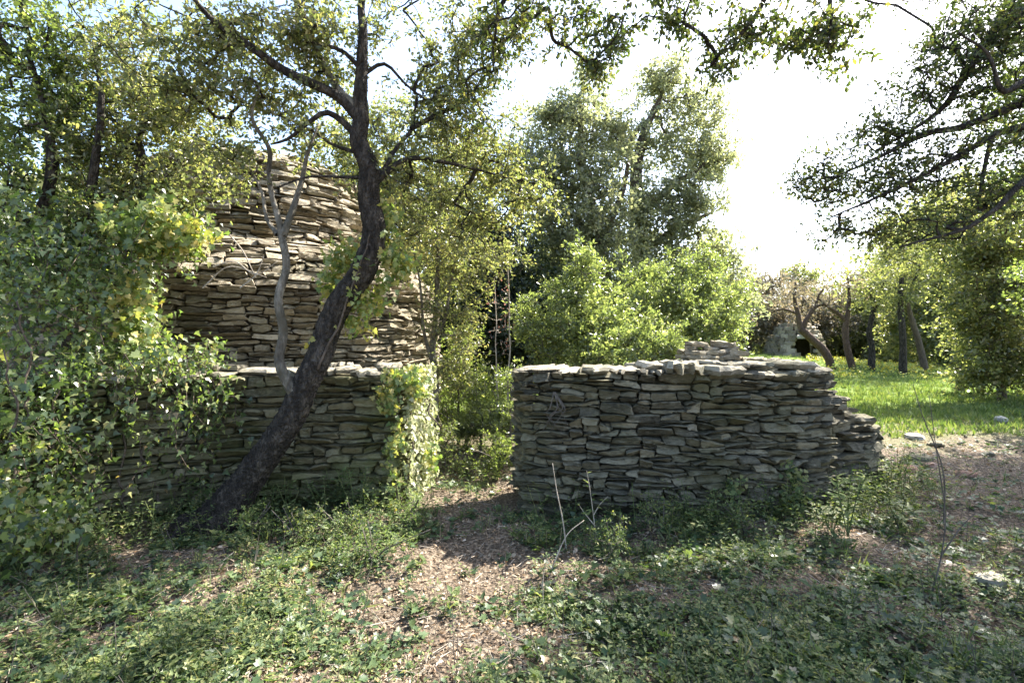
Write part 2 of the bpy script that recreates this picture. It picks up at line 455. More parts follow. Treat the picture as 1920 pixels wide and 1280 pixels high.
# ------------------------------------------------------------------ dry stone
def pack(S, H, lw, g, hmin=.06, hmax=.13, lmin=.11, lmax=.48, wf=None, bin=.02):
    """skyline packing of an uneven dry-stone face: list of (s0,s1,zb0,zb1,zt0,zt1)"""
    n = int(S / bin)
    sk = np.zeros(n)
    top = np.array([H((i + .5) * bin) for i in range(n)])
    done = np.zeros(n, bool)
    out = []
    for _ in range(6000):
        act = np.where(~done)[0]
        if len(act) == 0: break
        i = act[np.argmin(sk[act])]
        z = sk[i]
        tol = .022
        a = i
        while a > 0 and not done[a - 1] and abs(sk[a - 1] - z) < tol: a -= 1
        b = i
        while b < n - 1 and not done[b + 1] and abs(sk[b + 1] - z) < tol: b += 1
        f = wf(z) if wf else 1.0
        run = (b - a + 1) * bin * f
        L = float(np.clip(g.lognormal(math.log(lw), .38), lmin, lmax))
        h = g.uniform(hmin, hmax)
        if g.random() < .12: h *= .6
        if run < lmin:
            nb = [sk[k] for k in (a - 1, b + 1) if 0 <= k < n and not done[k]]
            h = min([x - z for x in nb if x - z > .015] or [h]); h = min(h, hmax)
            a1, b1 = a, b
            if run < .05 or h < .02:
                sk[a:b + 1] = z + max(h, .02)
                done[a:b + 1] = sk[a:b + 1] > top[a:b + 1] - .02
                continue
        else:
            if run - L < lmin: L = run if run < lmax * 1.15 else run / 2
            k = max(1, int(round(L / bin / f)))
            if g.random() < .5: a1, b1 = a, min(b, a + k - 1)
            else: a1, b1 = max(a, b - k + 1), b
            for kk in (a1 - 1, b1 + 1):
                if 0 <= kk < n and abs(sk[kk] - (z + h)) < .028 and sk[kk] > z + .03: h = sk[kk] - z
        zb0, zb1 = sk[a1], sk[b1]
        tl = g.normal(0, .011)
        zt0, zt1 = max(zb0 + .02, z + h + tl), max(zb1 + .02, z + h - tl)
        tp = top[(a1 + b1) // 2]
        if (zt0 + zt1) / 2 > tp - .035:
            zt0 = zt1 = max(tp, z + .03)
        out.append((a1 * bin, (b1 + 1) * bin, zb0, zb1, zt0, zt1))
        sk[a1:b1 + 1] = np.linspace(zt0, zt1, b1 - a1 + 1)
        done[a1:b1 + 1] = sk[a1:b1 + 1] > top[a1:b1 + 1] - .02
    return out


WW = np.array([-1, -.5, .5, 1.0])
_nf = rng(9999)
_K = _nf.normal(0, 1, (14, 3)) * np.array([16, 16, 34.]) * _nf.uniform(.5, 2.6, (14, 1)); _PH = _nf.uniform(0, 6.28, (14, 3))


def rough(V, amp):
    """uneven chiselled surface"""
    A = V @ _K.T
    w = 1 / (1 + np.linalg.norm(_K, axis=1) / 40)
    return V + amp * np.stack([(np.sin(A + _PH[:, k]) * w).sum(1) for k in range(3)], -1) / 2.2


def stone_geo(Fm, slot, g, depth=.25, prot=.02, gap=.0045, ramp_=.0075):
    """one irregular stone filling a slot of a face; returns world verts, faces"""
    s0, s1, zb0, zb1, zt0, zt1 = slot
    hs = (s1 - s0) / 2; cs = (s1 + s0) / 2
    UU = np.array([-1, -g.uniform(.62, .85), g.uniform(-.35, .0), g.uniform(.05, .4), g.uniform(.62, .85), 1.0])
    V = []
    p = g.normal(.0, prot)
    tilt = g.normal(0, .014); slope = g.normal(.008, .02)
    cor = g.uniform(-.02, .16, 4) + (g.random(4) < .18) * g.uniform(.15, .55, 4)
    ends = g.normal(0, .09, 2)
    hm = max(.02, (zt0 + zt1 - zb0 - zb1) / 2)
    gap_ = gap * g.uniform(.5, 1.7)
    layers = [(0.0, .955, .86), (min(.014, hm * .18), 1.0, 1.0), (depth * .55, .99, .96)]
    jit = g.normal(0, .07, (len(WW), len(UU), 2))
    for li, (d, fu, fw) in enumerate(layers):
        for j, w in enumerate(WW):
            for i, u in enumerate(UU):
                c = cor[(u > 0) * 1 + (w > 0) * 2]
                wz = w * fw * (1 - c * abs(u) ** 2.6) + jit[j, i, 1] * (1.4 if abs(w) < 1 else 1.0)
                uz = u * fu * (1 - .1 * abs(w) ** 3 * (.3 + c)) + jit[j, i, 0] * min(1, .10 / max(hs, .05)) + ends[0 if u < 0 else 1] * w * (abs(u) > .9) * min(1, .1 / max(hs, .05))
                s = cs + uz * (hs - gap_)
                t = (uz + 1) / 2
                zb = zb0 + (zb1 - zb0) * t + gap_ * .7; zt = zt0 + (zt1 - zt0) * t - gap_ * .7
                z = (zb + zt) / 2 + wz * (zt - zb) / 2
                off = p - d + tilt * u + slope * w
                if li == 0: off += .003 * (1 - u * u) + g.normal(0, .007)
                V.append(Fm(s, z, off))
    V = rough(np.array(V, float), ramp_)
    nu, nw = len(UU), len(WW)
    ring = [i for i in range(nu)] + [j * nu + nu - 1 for j in range(1, nw)] + [(nw - 1) * nu + i for i in range(nu - 2, -1, -1)] + [j * nu for j in range(nw - 2, 0, -1)]
    fr = [(j * nu + i, j * nu + i + 1, (j + 1) * nu + i + 1, (j + 1) * nu + i) for j in range(nw - 1) for i in range(nu - 1)]
    K = nu * nw
    m = len(ring)
    for l in range(2):
        for k in range(m):
            fr.append((l * K + ring[k], (l + 1) * K + ring[k], (l + 1) * K + ring[(k + 1) % m], l * K + ring[(k + 1) % m]))
    for j in range(nw - 1):
        fr.append((2 * K + j * nu, 2 * K + (j + 1) * nu, 2 * K + (j + 1) * nu + nu - 1, 2 * K + j * nu + nu - 1))
    return V, [np.array(fr)]


def put_piece(name, V, Fs, mt, parent, smooth=True, angle=33):
    c = V.mean(0)
    me = mesh(name, V - c, Fs, smooth)
    if smooth: me.set_sharp_from_angle(angle=R(angle))
    return link(name, me, mt, parent, c)


def slab_geo(C, ax, ay, L, W, T, g, nx=9, ny=5, tilt=0.0, ragged=.2):
    """flat irregular slab centred at C, length L along ax, width W along ay, thickness T"""
    u = np.linspace(-1, 1, nx); v = np.linspace(-1, 1, ny)
    az = np.array([0, 0, 1.0])
    rx = g.normal(0, ragged, (2, ny)); ry = g.normal(0, ragged, (2, nx))
    V = []
    cor = g.uniform(.05, .3, 4)
    for li, (zz, ins) in enumerate(((-1, .90), (.1, 1.0), (1, .90))):
        for j, b in enumerate(v):
            for i, a in enumerate(u):
                c = cor[(a > 0) * 1 + (b > 0) * 2]
                x = a * ins * (1 - c * abs(b) ** 4) + (rx[0 if a < 0 else 1][j] * abs(a) ** 3) * .5
                y = b * ins * (1 - c * abs(a) ** 4) + (ry[0 if b < 0 else 1][i] * abs(b) ** 3) * .8
                z = zz + (g.normal(0, .22) if li == 2 else g.normal(0, .08)) + tilt * a
                V.append(C + ax * x * L / 2 + ay * y * W / 2 + az * z * T / 2)
    V = rough(np.array(V), min(.012, T * .16))
    K = nx * ny
    f = []
    for j in range(ny - 1):
        for i in range(nx - 1):
            f.append((2 * K + j * nx + i, 2 * K + j * nx + i + 1, 2 * K + (j + 1) * nx + i + 1, 2 * K + (j + 1) * nx + i))
    for j in range(ny - 1):
        f.append((j * nx, (j + 1) * nx, (j + 1) * nx + nx - 1, j * nx + nx - 1))
    ring = list(range(nx)) + [j * nx + nx - 1 for j in range(1, ny)] + [(ny - 1) * nx + i for i in range(nx - 2, -1, -1)] + [j * nx for j in range(ny - 2, 0, -1)]
    m = len(ring)
    q = []
    for l in range(2):
        for k in range(m):
            q.append((l * K + ring[k], l * K + ring[(k + 1) % m], (l + 1) * K + ring[(k + 1) % m], (l + 1) * K + ring[k]))
    f4 = [x for x in f] + q
    return V, [np.array(f4)]


class Path:
    """plan polyline, outward (front) side = towards the camera side given by sgn"""
    def __init__(self, pts, sgn=1):
        P = catmull(np.array([(x, y, 0) for x, y in pts], float), 120)[:, :2]
        self.P = P
        self.L = np.concatenate([[0], np.cumsum(np.linalg.norm(np.diff(P, axis=0), axis=1))])
        t = nrm(np.gradient(P, axis=0))
        self.t = t
        self.n = np.stack([t[:, 1], -t[:, 0]], -1) * sgn
        self.S = self.L[-1]

    def __call__(self, s, z, off):
        x = np.interp(s, self.L, self.P[:, 0]); y = np.interp(s, self.L, self.P[:, 1])
        nx = np.interp(s, self.L, self.n[:, 0]); ny = np.interp(s, self.L, self.n[:, 1])
        if s < 0 or s > self.S:
            e = s if s < 0 else s - self.S
            tt = self.t[0] if s < 0 else self.t[-1]
            x += tt[0] * e; y += tt[1] * e
        return (x + nx * off, y + ny * off, z)

    def dir(self, s):
        return np.array([np.interp(s, self.L, self.t[:, 0]), np.interp(s, self.L, self.t[:, 1]), 0]), \
               np.array([np.interp(s, self.L, self.n[:, 0]), np.interp(s, self.L, self.n[:, 1]), 0])


def core_geo(path, H, thick, inset=.13, z0=-.3, n=60, drop=.03):
    S = np.linspace(inset, path.S - inset, n)
    V = []
    for s in S:
        h = H(s) - drop
        V += [path(s, z0, -inset), path(s, h, -inset), path(s, h, -thick), path(s, z0, -thick)]
    idx = np.arange(n * 4).reshape(n, 4)
    nx = np.roll(idx, -1, 1)
    q = np.stack([idx[:-1], idx[1:], nx[1:], nx[:-1]], -1).reshape(-1, 4)
    return np.array(V, float), [np.concatenate([q, [idx[0], idx[-1][::-1]]])]


def dry_wall(name, label, path, H, thick, mt, mcap, seed, end_paths=(), caps=None, lw=.25, hr=(.055, .115)):
    g = rng(seed)
    root = empty(name, (*path(path.S / 2, 0, -thick / 2)[:2], 0), label, 'stone wall')
    slots = [(path, s) for s in pack(path.S, H, lw, g, hr[0], hr[1])]
    for ep, Hh in end_paths:
        slots += [(ep, s) for s in pack(ep.S, Hh, .22, g, hr[0], hr[1])]
    geo = []
    for pth, s in slots:
        V, Fs = stone_geo(pth, (s[0], s[1], s[2] - .06, s[3] - .06, s[4] - .06, s[5] - .06) if s[2] < .01 else s, g)
        c = V.mean(0)
        geo.append((c, V, Fs))
    # the 300 that show largest are parts, the rest one part
    def vis(c, V):
        px = 960 + c[0] / c[1] * F; py = 640 - (c[2] - CZ) / c[1] * F
        return np.ptp(V[:, 0]) * np.ptp(V[:, 2]) / c[1] ** 2 * (1 if -60 < px < 1980 and py < 1010 else .01)
    geo.sort(key=lambda t: -vis(t[0], t[1]))
    for c, V, Fs in geo[:285]:
        put_piece('stone', V, Fs, mt, root)
    if geo[285:]:
        V, Fs = join([(V, Fs) for c, V, Fs in geo[285:]])
        me = mesh('stones', V, Fs, True); me.set_sharp_from_angle(angle=R(33))
        tag(link('stones', me, mt, root), kind='stuff')
    V, Fs = core_geo(path, H, thick)
    link('rubble_core', mesh('rubble_core', V, Fs), mt, root)
    # capstones
    for k_, (s, back, L, W, T, dz, tilt) in enumerate(caps or []):
        t, n = path.dir(s)
        x, y, _ = path(s, 0, -back)
        V, Fs = slab_geo(np.array([x, y, H(s) + T / 2 + dz]), t, -n, L, W, T, g, tilt=tilt)
        put_piece('capstone', V, Fs, mcap[k_ % len(mcap)] if isinstance(mcap, list) else mcap, root, angle=30)
    return root


# right wall: bulging front, full height to the broken end, then a low stepped stub
# plan: starts at the gateway corner, ends at the broken end
RW = Path([(.09, 4.92), (.55, 4.74), (1.05, 4.60), (1.6, 4.52), (2.2, 4.56), (2.75, 4.68), (3.08, 4.80)])
nzr = noise1(4)


def HR(s):
    return 1.315 + .012 * float(nzr(s * 3))


g0 = rng(77)
caps = []
for (a, b, T) in [(-.03, .34, .045), (.32, .56, .03), (.53, .86, .05), (.84, 1.14, .04), (1.10, 1.38, .04), (1.34, 1.62, .085)]:
    caps.append(((a + b) / 2, .34, b - a, .78, T, -.01, 0.0))
for (a, b, T, bk, W, dz, ti) in [(1.15, 1.72, .07, .38, .6, .01, .05), (1.62, 2.12, .065, .22, .55, -.005, -.1), (2.05, 2.42, .05, .30, .6, -.04, -.2), (1.95, 2.55, .05, .44, .5, .0, .1), (2.4, 2.75, .05, .2, .45, -.03, .1),
                                 (2.72, 3.14, .05, .34, .6, -.02, .2), (2.50, 3.14, .07, .36, .6, .02, -.3), (2.3, 2.75, .06, .6, .4, .01, .0), (2.62, 2.98, .05, .66, .4, .02, .3), (2.72, 3.0, .04, .6, .3, .07, -.2), (1.0, 1.35, .05, .66, .3, .01, 0), (2.1, 2.4, .04, .25, .35, .05, .2), (1.75, 2.0, .04, .3, .35, .06, -.2)]:
    caps.append(((a + b) / 2, bk, b - a, W, T, dz, ti))
end_r = Path([(.03, 5.62), (.05, 5.3), (.09, 4.99)])
right_wall = dry_wall('stone_wall', 'grey dry stone wall with flat slabs on top, bounding the gateway beside the meadow',
                      RW, HR, .78, M['stone_grey'], [M['stone_slab']] * 14, 11, end_paths=[(end_r, lambda s: 1.31)], caps=caps, lw=.19, hr=(.036, .10))

# low stub of the same enclosure, fallen in steps
ST = Path([(3.02, 5.02), (3.35, 5.12), (3.75, 5.30), (4.02, 5.52), (4.12, 5.8)])


def HS(s):
    return 1.12 - .62 * float(ss(.05, .55, s)) * .45 - .14 * float(ss(.5, .95, s)) - .35 * float(ss(1.15, 1.5, s))


caps = [(.10, .22, .42, .5, .06, .04, -.2), (.28, .25, .5, .45, .05, -.01, -.3), (.5, .3, .35, .4, .05, 0, .1), (.8, .26, .5, .5, .06, 0, -.1), (.62, .5, .3, .3, .05, .02, .2), (1.1, .3, .4, .42, .06, -.01, -.1), (1.3, .3, .35, .3, .05, -.02, -.2)]
dry_wall('stone_wall', 'low stepped broken end of dry stone wall beside the bare leafy path', ST, HS, .6, M['stone_grey'], M['stone_grey'], 23, caps=caps, lw=.30, hr=(.07, .12))

# left wall: from the gateway, running left and bending towards the camera
LW = Path([(-4.75, 2.2), (-4.35, 2.9), (-3.95, 3.55), (-3.45, 4.15), (-2.85, 4.62), (-2.2, 4.85), (-1.6, 4.86), (-1.09, 4.84)])
end_l = Path([(-1.09, 4.90), (-1.0, 5.25), (-.93, 5.60)])
nzl = noise1(9)


def HL(s):
    return 1.27 + .015 * float(nzl(s * 2))


caps = []
s = LW.S + .02
gg = rng(5)
while s > .6:
    L = gg.uniform(.32, .62)
    caps.append((s - L / 2, gg.uniform(.3, .36), L * 1.02, .74, gg.uniform(.03, .06), gg.uniform(-.015, .01), gg.uniform(-.25, .25)))
    if gg.random() < .55:
        caps.append((s - gg.uniform(0, L), gg.uniform(.4, .55), gg.uniform(.2, .4), gg.uniform(.2, .35), .05, .05, gg.uniform(-.15, .15)))
    s -= L
left_wall = dry_wall('stone_wall', 'mossy dry stone wall half covered by ivy, behind the leaning dark trunk', LW, HL, .74, M['stone_moss'], M['stone_slab'], 31,
                     end_paths=[(end_l, lambda s: 1.27)], caps=caps, lw=.28, hr=(.045, .11))

# stack of loose stones on the rear edge of the right wall
g = rng(40)
pile = empty('stone_pile', (1.98, 5.15, 1.36), 'heap of loose tan stones stacked on the rear edge of the grey wall', 'stone pile')
for lay, (n, z, L) in enumerate([(5, 1.36, .24), (5, 1.415, .24), (4, 1.465, .22), (3, 1.51, .22), (2, 1.55, .26)]):
    for i in range(n):
        x = 1.75 + .52 * (i + .5) / n + g.normal(0, .03) + lay * .0
        for y in ((5.08, 5.32) if lay < 3 else (5.15,)):
            V, Fs = slab_geo(np.array([x, y + g.normal(0, .02), z + .02]), nrm(np.array([1, g.normal(0, .3), 0])), nrm(np.array([g.normal(0, .3), 1, 0])),
                             L * g.uniform(.6, 1.1), .22, g.uniform(.035, .06), g, 5, 4, g.uniform(-.4, .4), .16)
            put_piece('stone', V, Fs, M['stone_tan'], pile)
for i in range(9):
    x = 2.3 + .05 * i; 
    V, Fs = slab_geo(np.array([x, 5.1 + g.normal(0, .06), 1.43 - .009 * i]), nrm(np.array([1, g.normal(0, .4), 0])), nrm(np.array([g.normal(0, .4), 1, 0])),
                     g.uniform(.14, .3), .2, g.uniform(.03, .05), g, 5, 4, g.uniform(-.5, .5), .16)
    put_piece('stone', V, Fs, M['stone_tan'], pile)

# ------------------------------------------------------------------ round stone hut
TC = np.array([-4.22, 8.46])
ZP = [(-.3, 3.0), (2.3, 2.94), (2.55, 2.78), (2.85, 2.40), (2.95, 2.12), (3.6, 1.92), (4.12, 1.66), (4.36, 1.30), (4.44, .7), (4.5, .3)]


def tr(z): return float(np.interp(z, [a for a, b in ZP], [b for a, b in ZP]))


TH0, TH1 = -2.75, .35           # the arc that faces the wall and the gateway
RB = 2.9


def FT(s, z, off):
    th = TH0 + s / RB
    r = tr(z) + off
    return (TC[0] + math.cos(th) * r, TC[1] + math.sin(th) * r, z)


def build_hut():
    g = rng(101)
    root = empty('stone_hut', (TC[0], TC[1], 0), 'tall round dry stone hut with domed tan stone roof behind the mossy wall', 'stone hut')
    sl = pack((TH1 - TH0) * RB, lambda s: 4.38, .31, g, .05, .112, .14, .58, wf=lambda z: tr(z) / RB, bin=.03)
    geo = []
    for s in sl:
        V, Fs = stone_geo(FT, s, g, depth=.3, prot=.028)
        c = V.mean(0)
        px = 960 + c[0] / c[1] * F; py = 640 - (c[2] - CZ) / c[1] * F
        th = math.atan2(c[1] - TC[1], c[0] - TC[0])
        face = -(math.cos(th) * c[0] + math.sin(th) * c[1]) / np.hypot(c[0], c[1])
        w = (s[1] - s[0]) * (s[4] - s[2]) / c[1] ** 2 * max(.02, face) * (1 if 270 < px < 830 and py < 715 else .01)
        geo.append((w, V, Fs))
    geo.sort(key=lambda t: -t[0])
    for w, V, Fs in geo[:295]:
        put_piece('stone', V, Fs, M['stone_tan'], root)
    V, Fs = join([(V, Fs) for w, V, Fs in geo[295:]])
    me = mesh('stones', V, Fs, True); me.set_sharp_from_angle(angle=R(33))
    tag(link('stones', me, M['stone_tan'], root), kind='stuff')
    # inner core, lathe
    zs = np.concatenate([np.linspace(-.3, 2.3, 6), np.linspace(2.45, 4.45, 14)])
    th = np.linspace(0, 2 * np.pi, 64, endpoint=False)
    P = np.array([[(TC[0] + math.cos(t) * max(.02, tr(z) - .15), TC[1] + math.sin(t) * max(.02, tr(z) - .15), z - .03) for t in th] for z in zs])
    idx = np.arange(len(zs) * 64).reshape(-1, 64)
    q = np.stack([idx[:-1], np.roll(idx, -1, 1)[:-1], np.roll(idx, -1, 1)[1:], idx[1:]], -1).reshape(-1, 4)
    me = mesh('rubble_core', P.reshape(-1, 3), [q, idx[-1:][:, ::1]])
    link('rubble_core', me, M['stone_tan'], root)
    # cap slabs on the crown
    for i in range(16):
        a = g.uniform(0, 6.28); r = g.uniform(0, 1.0)
        V, Fs = slab_geo(np.array([TC[0] + r * math.cos(a), TC[1] + r * math.sin(a), 4.47 - .12 * r + g.uniform(0, .03)]), np.array([math.cos(a + 1), math.sin(a + 1), 0]),
                         np.array([-math.sin(a + 1), math.cos(a + 1), 0]), g.uniform(.35, .6), g.uniform(.3, .5), .07, g, 5, 4, g.uniform(-.5, .5), .15)
        put_piece('roof_slab', V, Fs, M['stone_tan'], root)
    return root


build_hut()


# ------------------------------------------------------------------ trees
class Tree:
    def __init__(self, name, label, base, seed, bark, cat='tree', group=None):
        self.root = empty(name, base, label, cat, group)
        self.g = rng(seed)
        self.P, self.par, self.r, self.tmax = [], [], [], []
        self.bark = bark
        self.chains = []
        self.seed = seed

    def limb(self, name, pts, sides=10, n=None, bump=.05, mt=None, wob=.012, attach=None, hide=False, label=None):
        """pts in photograph position (px,py,Y,radius)"""
        A = np.array([(*at(p[0], p[1], p[2]), p[3]) for p in pts])
        return self.limb_w(name, A, sides, n, bump, mt, wob, hide, label)

    def limb_w(self, name, A, sides=10, n=None, bump=.05, mt=None, wob=.012, hide=False, label=None):
        A = np.array(A, float)
        if label: A[:, 3] *= .8
        L = np.linalg.norm(np.diff(A[:, :3], axis=0), axis=1).sum()
        n = n or max(8, int(L / .07))
        u = np.linspace(0, len(A) - 1, n)
        Cc = catmull(A[:, :3], n)
        rad = np.interp(u, np.arange(len(A)), A[:, 3])
        for k in range(3):
            nzf = noise1(self.seed * 7 + len(self.P) + k)
            Cc[:, k] += wob * 1.5 * nzf(np.linspace(0, L * 3.2, n)) * np.minimum(1, np.linspace(0, 4, n))
        start = len(self.P)
        step = max(1, int(n / max(4, L / .12)))
        keep = list(range(0, n, step))
        for kk in keep:
            self.P.append(Cc[kk]); self.r.append(rad[kk]); self.par.append(len(self.P) - 2 if kk else -1); self.tmax.append(True)
        if name:
            V, Fs = tube(Cc, rad, sides, bump, self.seed + start)
            o = link(name, mesh(name, V, Fs, True), mt or self.bark, self.root)
            if label: o['label'] = label
        return Cc

    def grow(self, C, rtip=.004, sides=4, expo=.45, bow=.12, seg=4, name='branches', mt=None, rmax=.05, far_pen=0.0):
        """join every cluster centre to the nearest wood with a bowed branch"""
        g = self.g
        P = np.array(self.P); n0 = len(P)
        cap = len(P) + len(C) * seg
        Q = np.zeros((cap, 3)); Q[:n0] = P
        par = np.full(cap, -1); par[:n0] = self.par
        n = n0
        d = np.array([np.min(np.linalg.norm(P - c, axis=1)) for c in C])
        order = np.argsort(d)
        ch = []
        for c in C[order]:
            dd = np.linalg.norm(Q[:n] - c, axis=1) + .35 * np.maximum(0, Q[:n, 2] - c[2])
            j = int(np.argmin(dd))
            a = Q[j]
            L = np.linalg.norm(c - a)
            v = g.normal(0, 1, 3); v[2] = abs(v[2]) * .6
            pj = par[j]
            fw = (a - Q[pj]) if pj >= 0 else np.array([0, 0, .1])
            fw = fw / (np.linalg.norm(fw) + 1e-6)
            mid = a + (c - a) * .45 + v * bow * L * .6 + fw * L * .18
            t = np.linspace(0, 1, seg + 1)[1:, None]
            pts = (1 - t) ** 2 * a + 2 * t * (1 - t) * mid + t ** 2 * c
            pts[:-1] += g.normal(0, .02 * L, (seg - 1, 3))
            ids = list(range(n, n + seg))
            Q[n:n + seg] = pts
            par[n] = j; par[n + 1:n + seg] = ids[:-1]
            n += seg
            ch.append([j] + ids)
        cnt = np.zeros(n)
        for x in ch: cnt[x[-1]] += 1
        for i in range(n - 1, n0 - 1, -1):
            if par[i] >= 0: cnt[par[i]] += cnt[i]
        rad = np.minimum(rmax, rtip * np.maximum(cnt, 1) ** expo)
        ch = np.array(ch)
        PP = Q[ch]
        RR = rad[ch]
        RR[:, 0] = RR[:, 1]
        RR[:, -1] = np.minimum(RR[:, -1], RR[:, -2]) 
        V, Fs = tubes(PP, RR, sides)
        tag(link(name, mesh(name, V, Fs, True), mt or self.bark, self.root), kind='stuff')
        self.clusters = Q[ch[:, -1]]
        self.cdir = nrm(Q[ch[:, -1]] - Q[ch[:, -3]])

    def leaves(self, Cc, per, Rr, size, T, mt, name='foliage', spr=5, up=.5, droop=0.0, flat=.7, twig=None, wr=(.8, 1.2)):
        g = self.g
        n = len(Cc)
        nl = max(1, per // spr)
        Dd = g.normal(0, 1, (n, spr, 3)); Dd[..., 2] = Dd[..., 2] * flat + .15 - droop
        Dd = nrm(Dd)
        t = g.uniform(.08, 1, (n, spr, nl))
        rs = g.uniform(.6, 1.25, (n, spr, 1))
        P = Cc[:, None, None, :] + Dd[:, :, None, :] * (t * rs)[..., None] * Rr + g.normal(0, Rr * .09, (n, spr, nl, 3))
        P[..., 2] -= (t * rs) ** 2 * Rr * .25
        D = nrm(Dd[:, :, None, :] * .7 + g.normal(0, .6, P.shape) + np.array([0, 0, -droop * .6]))
        Nn = nrm(g.normal(0, 1, P.shape) * .8 + np.array([0, 0, up]))
        P = P.reshape(-1, 3); D = D.reshape(-1, 3); Nn = Nn.reshape(-1, 3)
        S = size * g.uniform(.6, 1.3, len(P))
        V, Fs = cloud(P, D, Nn, S, T, g.uniform(*wr, len(P)))
        o = link(name, mesh(name, V, Fs), mt, self.root)
        tag(o, kind='stuff')
        if twig:
            A = np.repeat(Cc[:, None], spr, 1).reshape(-1, 3)
            B = A + (Dd * rs * Rr * .85).reshape(-1, 3); B[:, 2] -= .18 * Rr
            Mi = (A + B) / 2 + np.array([0, 0, .06 * Rr])
            PP = np.stack([A, Mi, B], 1)
            V, Fs = tubes(PP, np.tile([twig, twig * .7, twig * .3], (len(A), 1)), 3)
            tag(link('twigs', mesh('twigs', V, Fs), self.bark, self.root), kind='stuff')
        return o


def blobs(B, g, k=1.0, shell=.55):
    """B: list of (px,py,Y,rx_px,ry_px,rdepth,n) -> cluster centres"""
    out = []
    for (px, py, Y, rx, ry, rd, n) in B:
        n = max(1, int(n * k))
        v = nrm(g.normal(0, 1, (n, 3))) * (g.random((n, 1)) ** shell)
        c = at(px, py, Y)
        out.append(c + v * np.array([rx / F * Y, rd, ry / F * Y]))
    return np.concatenate(out)


# --- A: the leaning dark tree in front of the mossy wall
t = Tree('leaning_tree', 'leaning tree with rugged dark crooked trunk rising against the mossy wall', (*at(425, 990, 4.35)[:2], 0), 3, M['bark_dark'])
t.limb('trunk', [(375, 1016, 4.33, .30), (412, 975, 4.34, .18), (458, 908, 4.4, .132), (505, 845, 4.42, .118), (562, 750, 4.45, .114), (597, 668, 4.47, .108), (640, 570, 4.5, .106), (686, 500, 4.5, .104), (697, 430, 4.5, .098), (688, 370, 4.5, .092),
                 (692, 318, 4.5, .085), (676, 262, 4.5, .075), (678, 205, 4.5, .066), (674, 150, 4.5, .055), (680, 90, 4.52, .042), (678, 20, 4.55, .032), (686, -70, 4.6, .026), (680, -200, 4.7, .012)], 44, 420, .085, wob=.02)
t.limb('limb', [(572, 762, 4.45, .085), (545, 728, 4.38, .062), (524, 680, 4.36, .052), (530, 620, 4.36, .049), (523, 560, 4.36, .044), (538, 500, 4.38, .040), (529, 440, 4.4, .036), (511, 385, 4.42, .030), (508, 335, 4.42, .025), (500, 280, 4.4, .024), (478, 225, 4.35, .018), (486, 160, 4.3, .012)],
       16, 120, .06, M['bark_pale'], wob=.02, label='smooth pale grey limb forking from the dark trunk')
t.limb('limb', [(530, 442, 4.4, .036), (548, 395, 4.45, .028), (566, 340, 4.5, .022), (578, 290, 4.5, .016), (600, 230, 4.6, .01)], 8, None, .03, M['bark_pale'])
t.limb('limb', [(520, 440, 4.4, .022), (500, 410, 4.5, .017), (492, 360, 4.55, .013), (470, 320, 4.6, .01)], 7, None, .03, M['bark_pale'])
t.limb('limb', [(672, 222, 4.5, .05), (640, 185, 4.5, .044), (590, 160, 4.45, .040), (520, 125, 4.35, .035), (450, 75, 4.25, .028), (400, 40, 4.2, .022), (355, -10, 4.1, .016), (300, -80, 4.0, .01)], 10, 80, .04)
t.limb('limb', [(668, 200, 4.5, .04), (630, 165, 4.55, .032), (600, 110, 4.6, .028), (583, 60, 4.6, .022), (560, 20, 4.6, .018), (540, -60, 4.6, .01)], 9, None, .04, M['bark_pale'])
t.limb('limb', [(668, 255, 4.5, .035), (640, 225, 4.45, .028), (610, 212, 4.4, .023), (575, 235, 4.35, .018), (540, 262, 4.3, .014), (505, 272, 4.3, .008)], 8, None, .04)
t.limb('limb', [(664, 285, 4.5, .02), (620, 270, 4.55, .014), (585, 245, 4.6, .011), (520, 215, 4.6, .009), (450, 195, 4.6, .006)], 6, None, .03)
t.limb('limb', [(682, 333, 4.5, .018), (620, 332, 4.45, .012), (565, 335, 4.4, .010), (520, 352, 4.4, .007)], 6, None, .03)
t.limb('limb', [(676, 130, 4.5, .025), (640, 95, 4.45, .018), (600, 85, 4.4, .014), (560, 75, 4.4, .009)], 6, None, .03)
t.limb('limb', [(682, 140, 4.52, .022), (720, 120, 4.6, .016), (760, 160, 4.7, .012), (800, 190, 4.8, .008)], 6, None, .03)
t.limb('limb', [(700, 350, 4.5, .028), (735, 290, 4.7, .02), (775, 232, 4.9, .016), (780, 180, 5.0, .01)], 7, None, .03)
t.limb('limb', [(700, 345, 4.5, .035), (760, 300, 4.7, .024), (830, 305, 4.9, .018), (900, 318, 5.1, .013), (970, 340, 5.3, .007)], 7, None, .04)
t.limb('limb', [(770, 242, 4.8, .025), (820, 215, 4.95, .022), (870, 190, 5.1, .018), (905, 150, 5.2, .013), (940, 100, 5.3, .008)], 7, None, .04)
t.limb('limb', [(625, 605, 4.5, .03), (650, 530, 4.75, .022), (655, 470, 4.8, .016)], 7, None, .04)
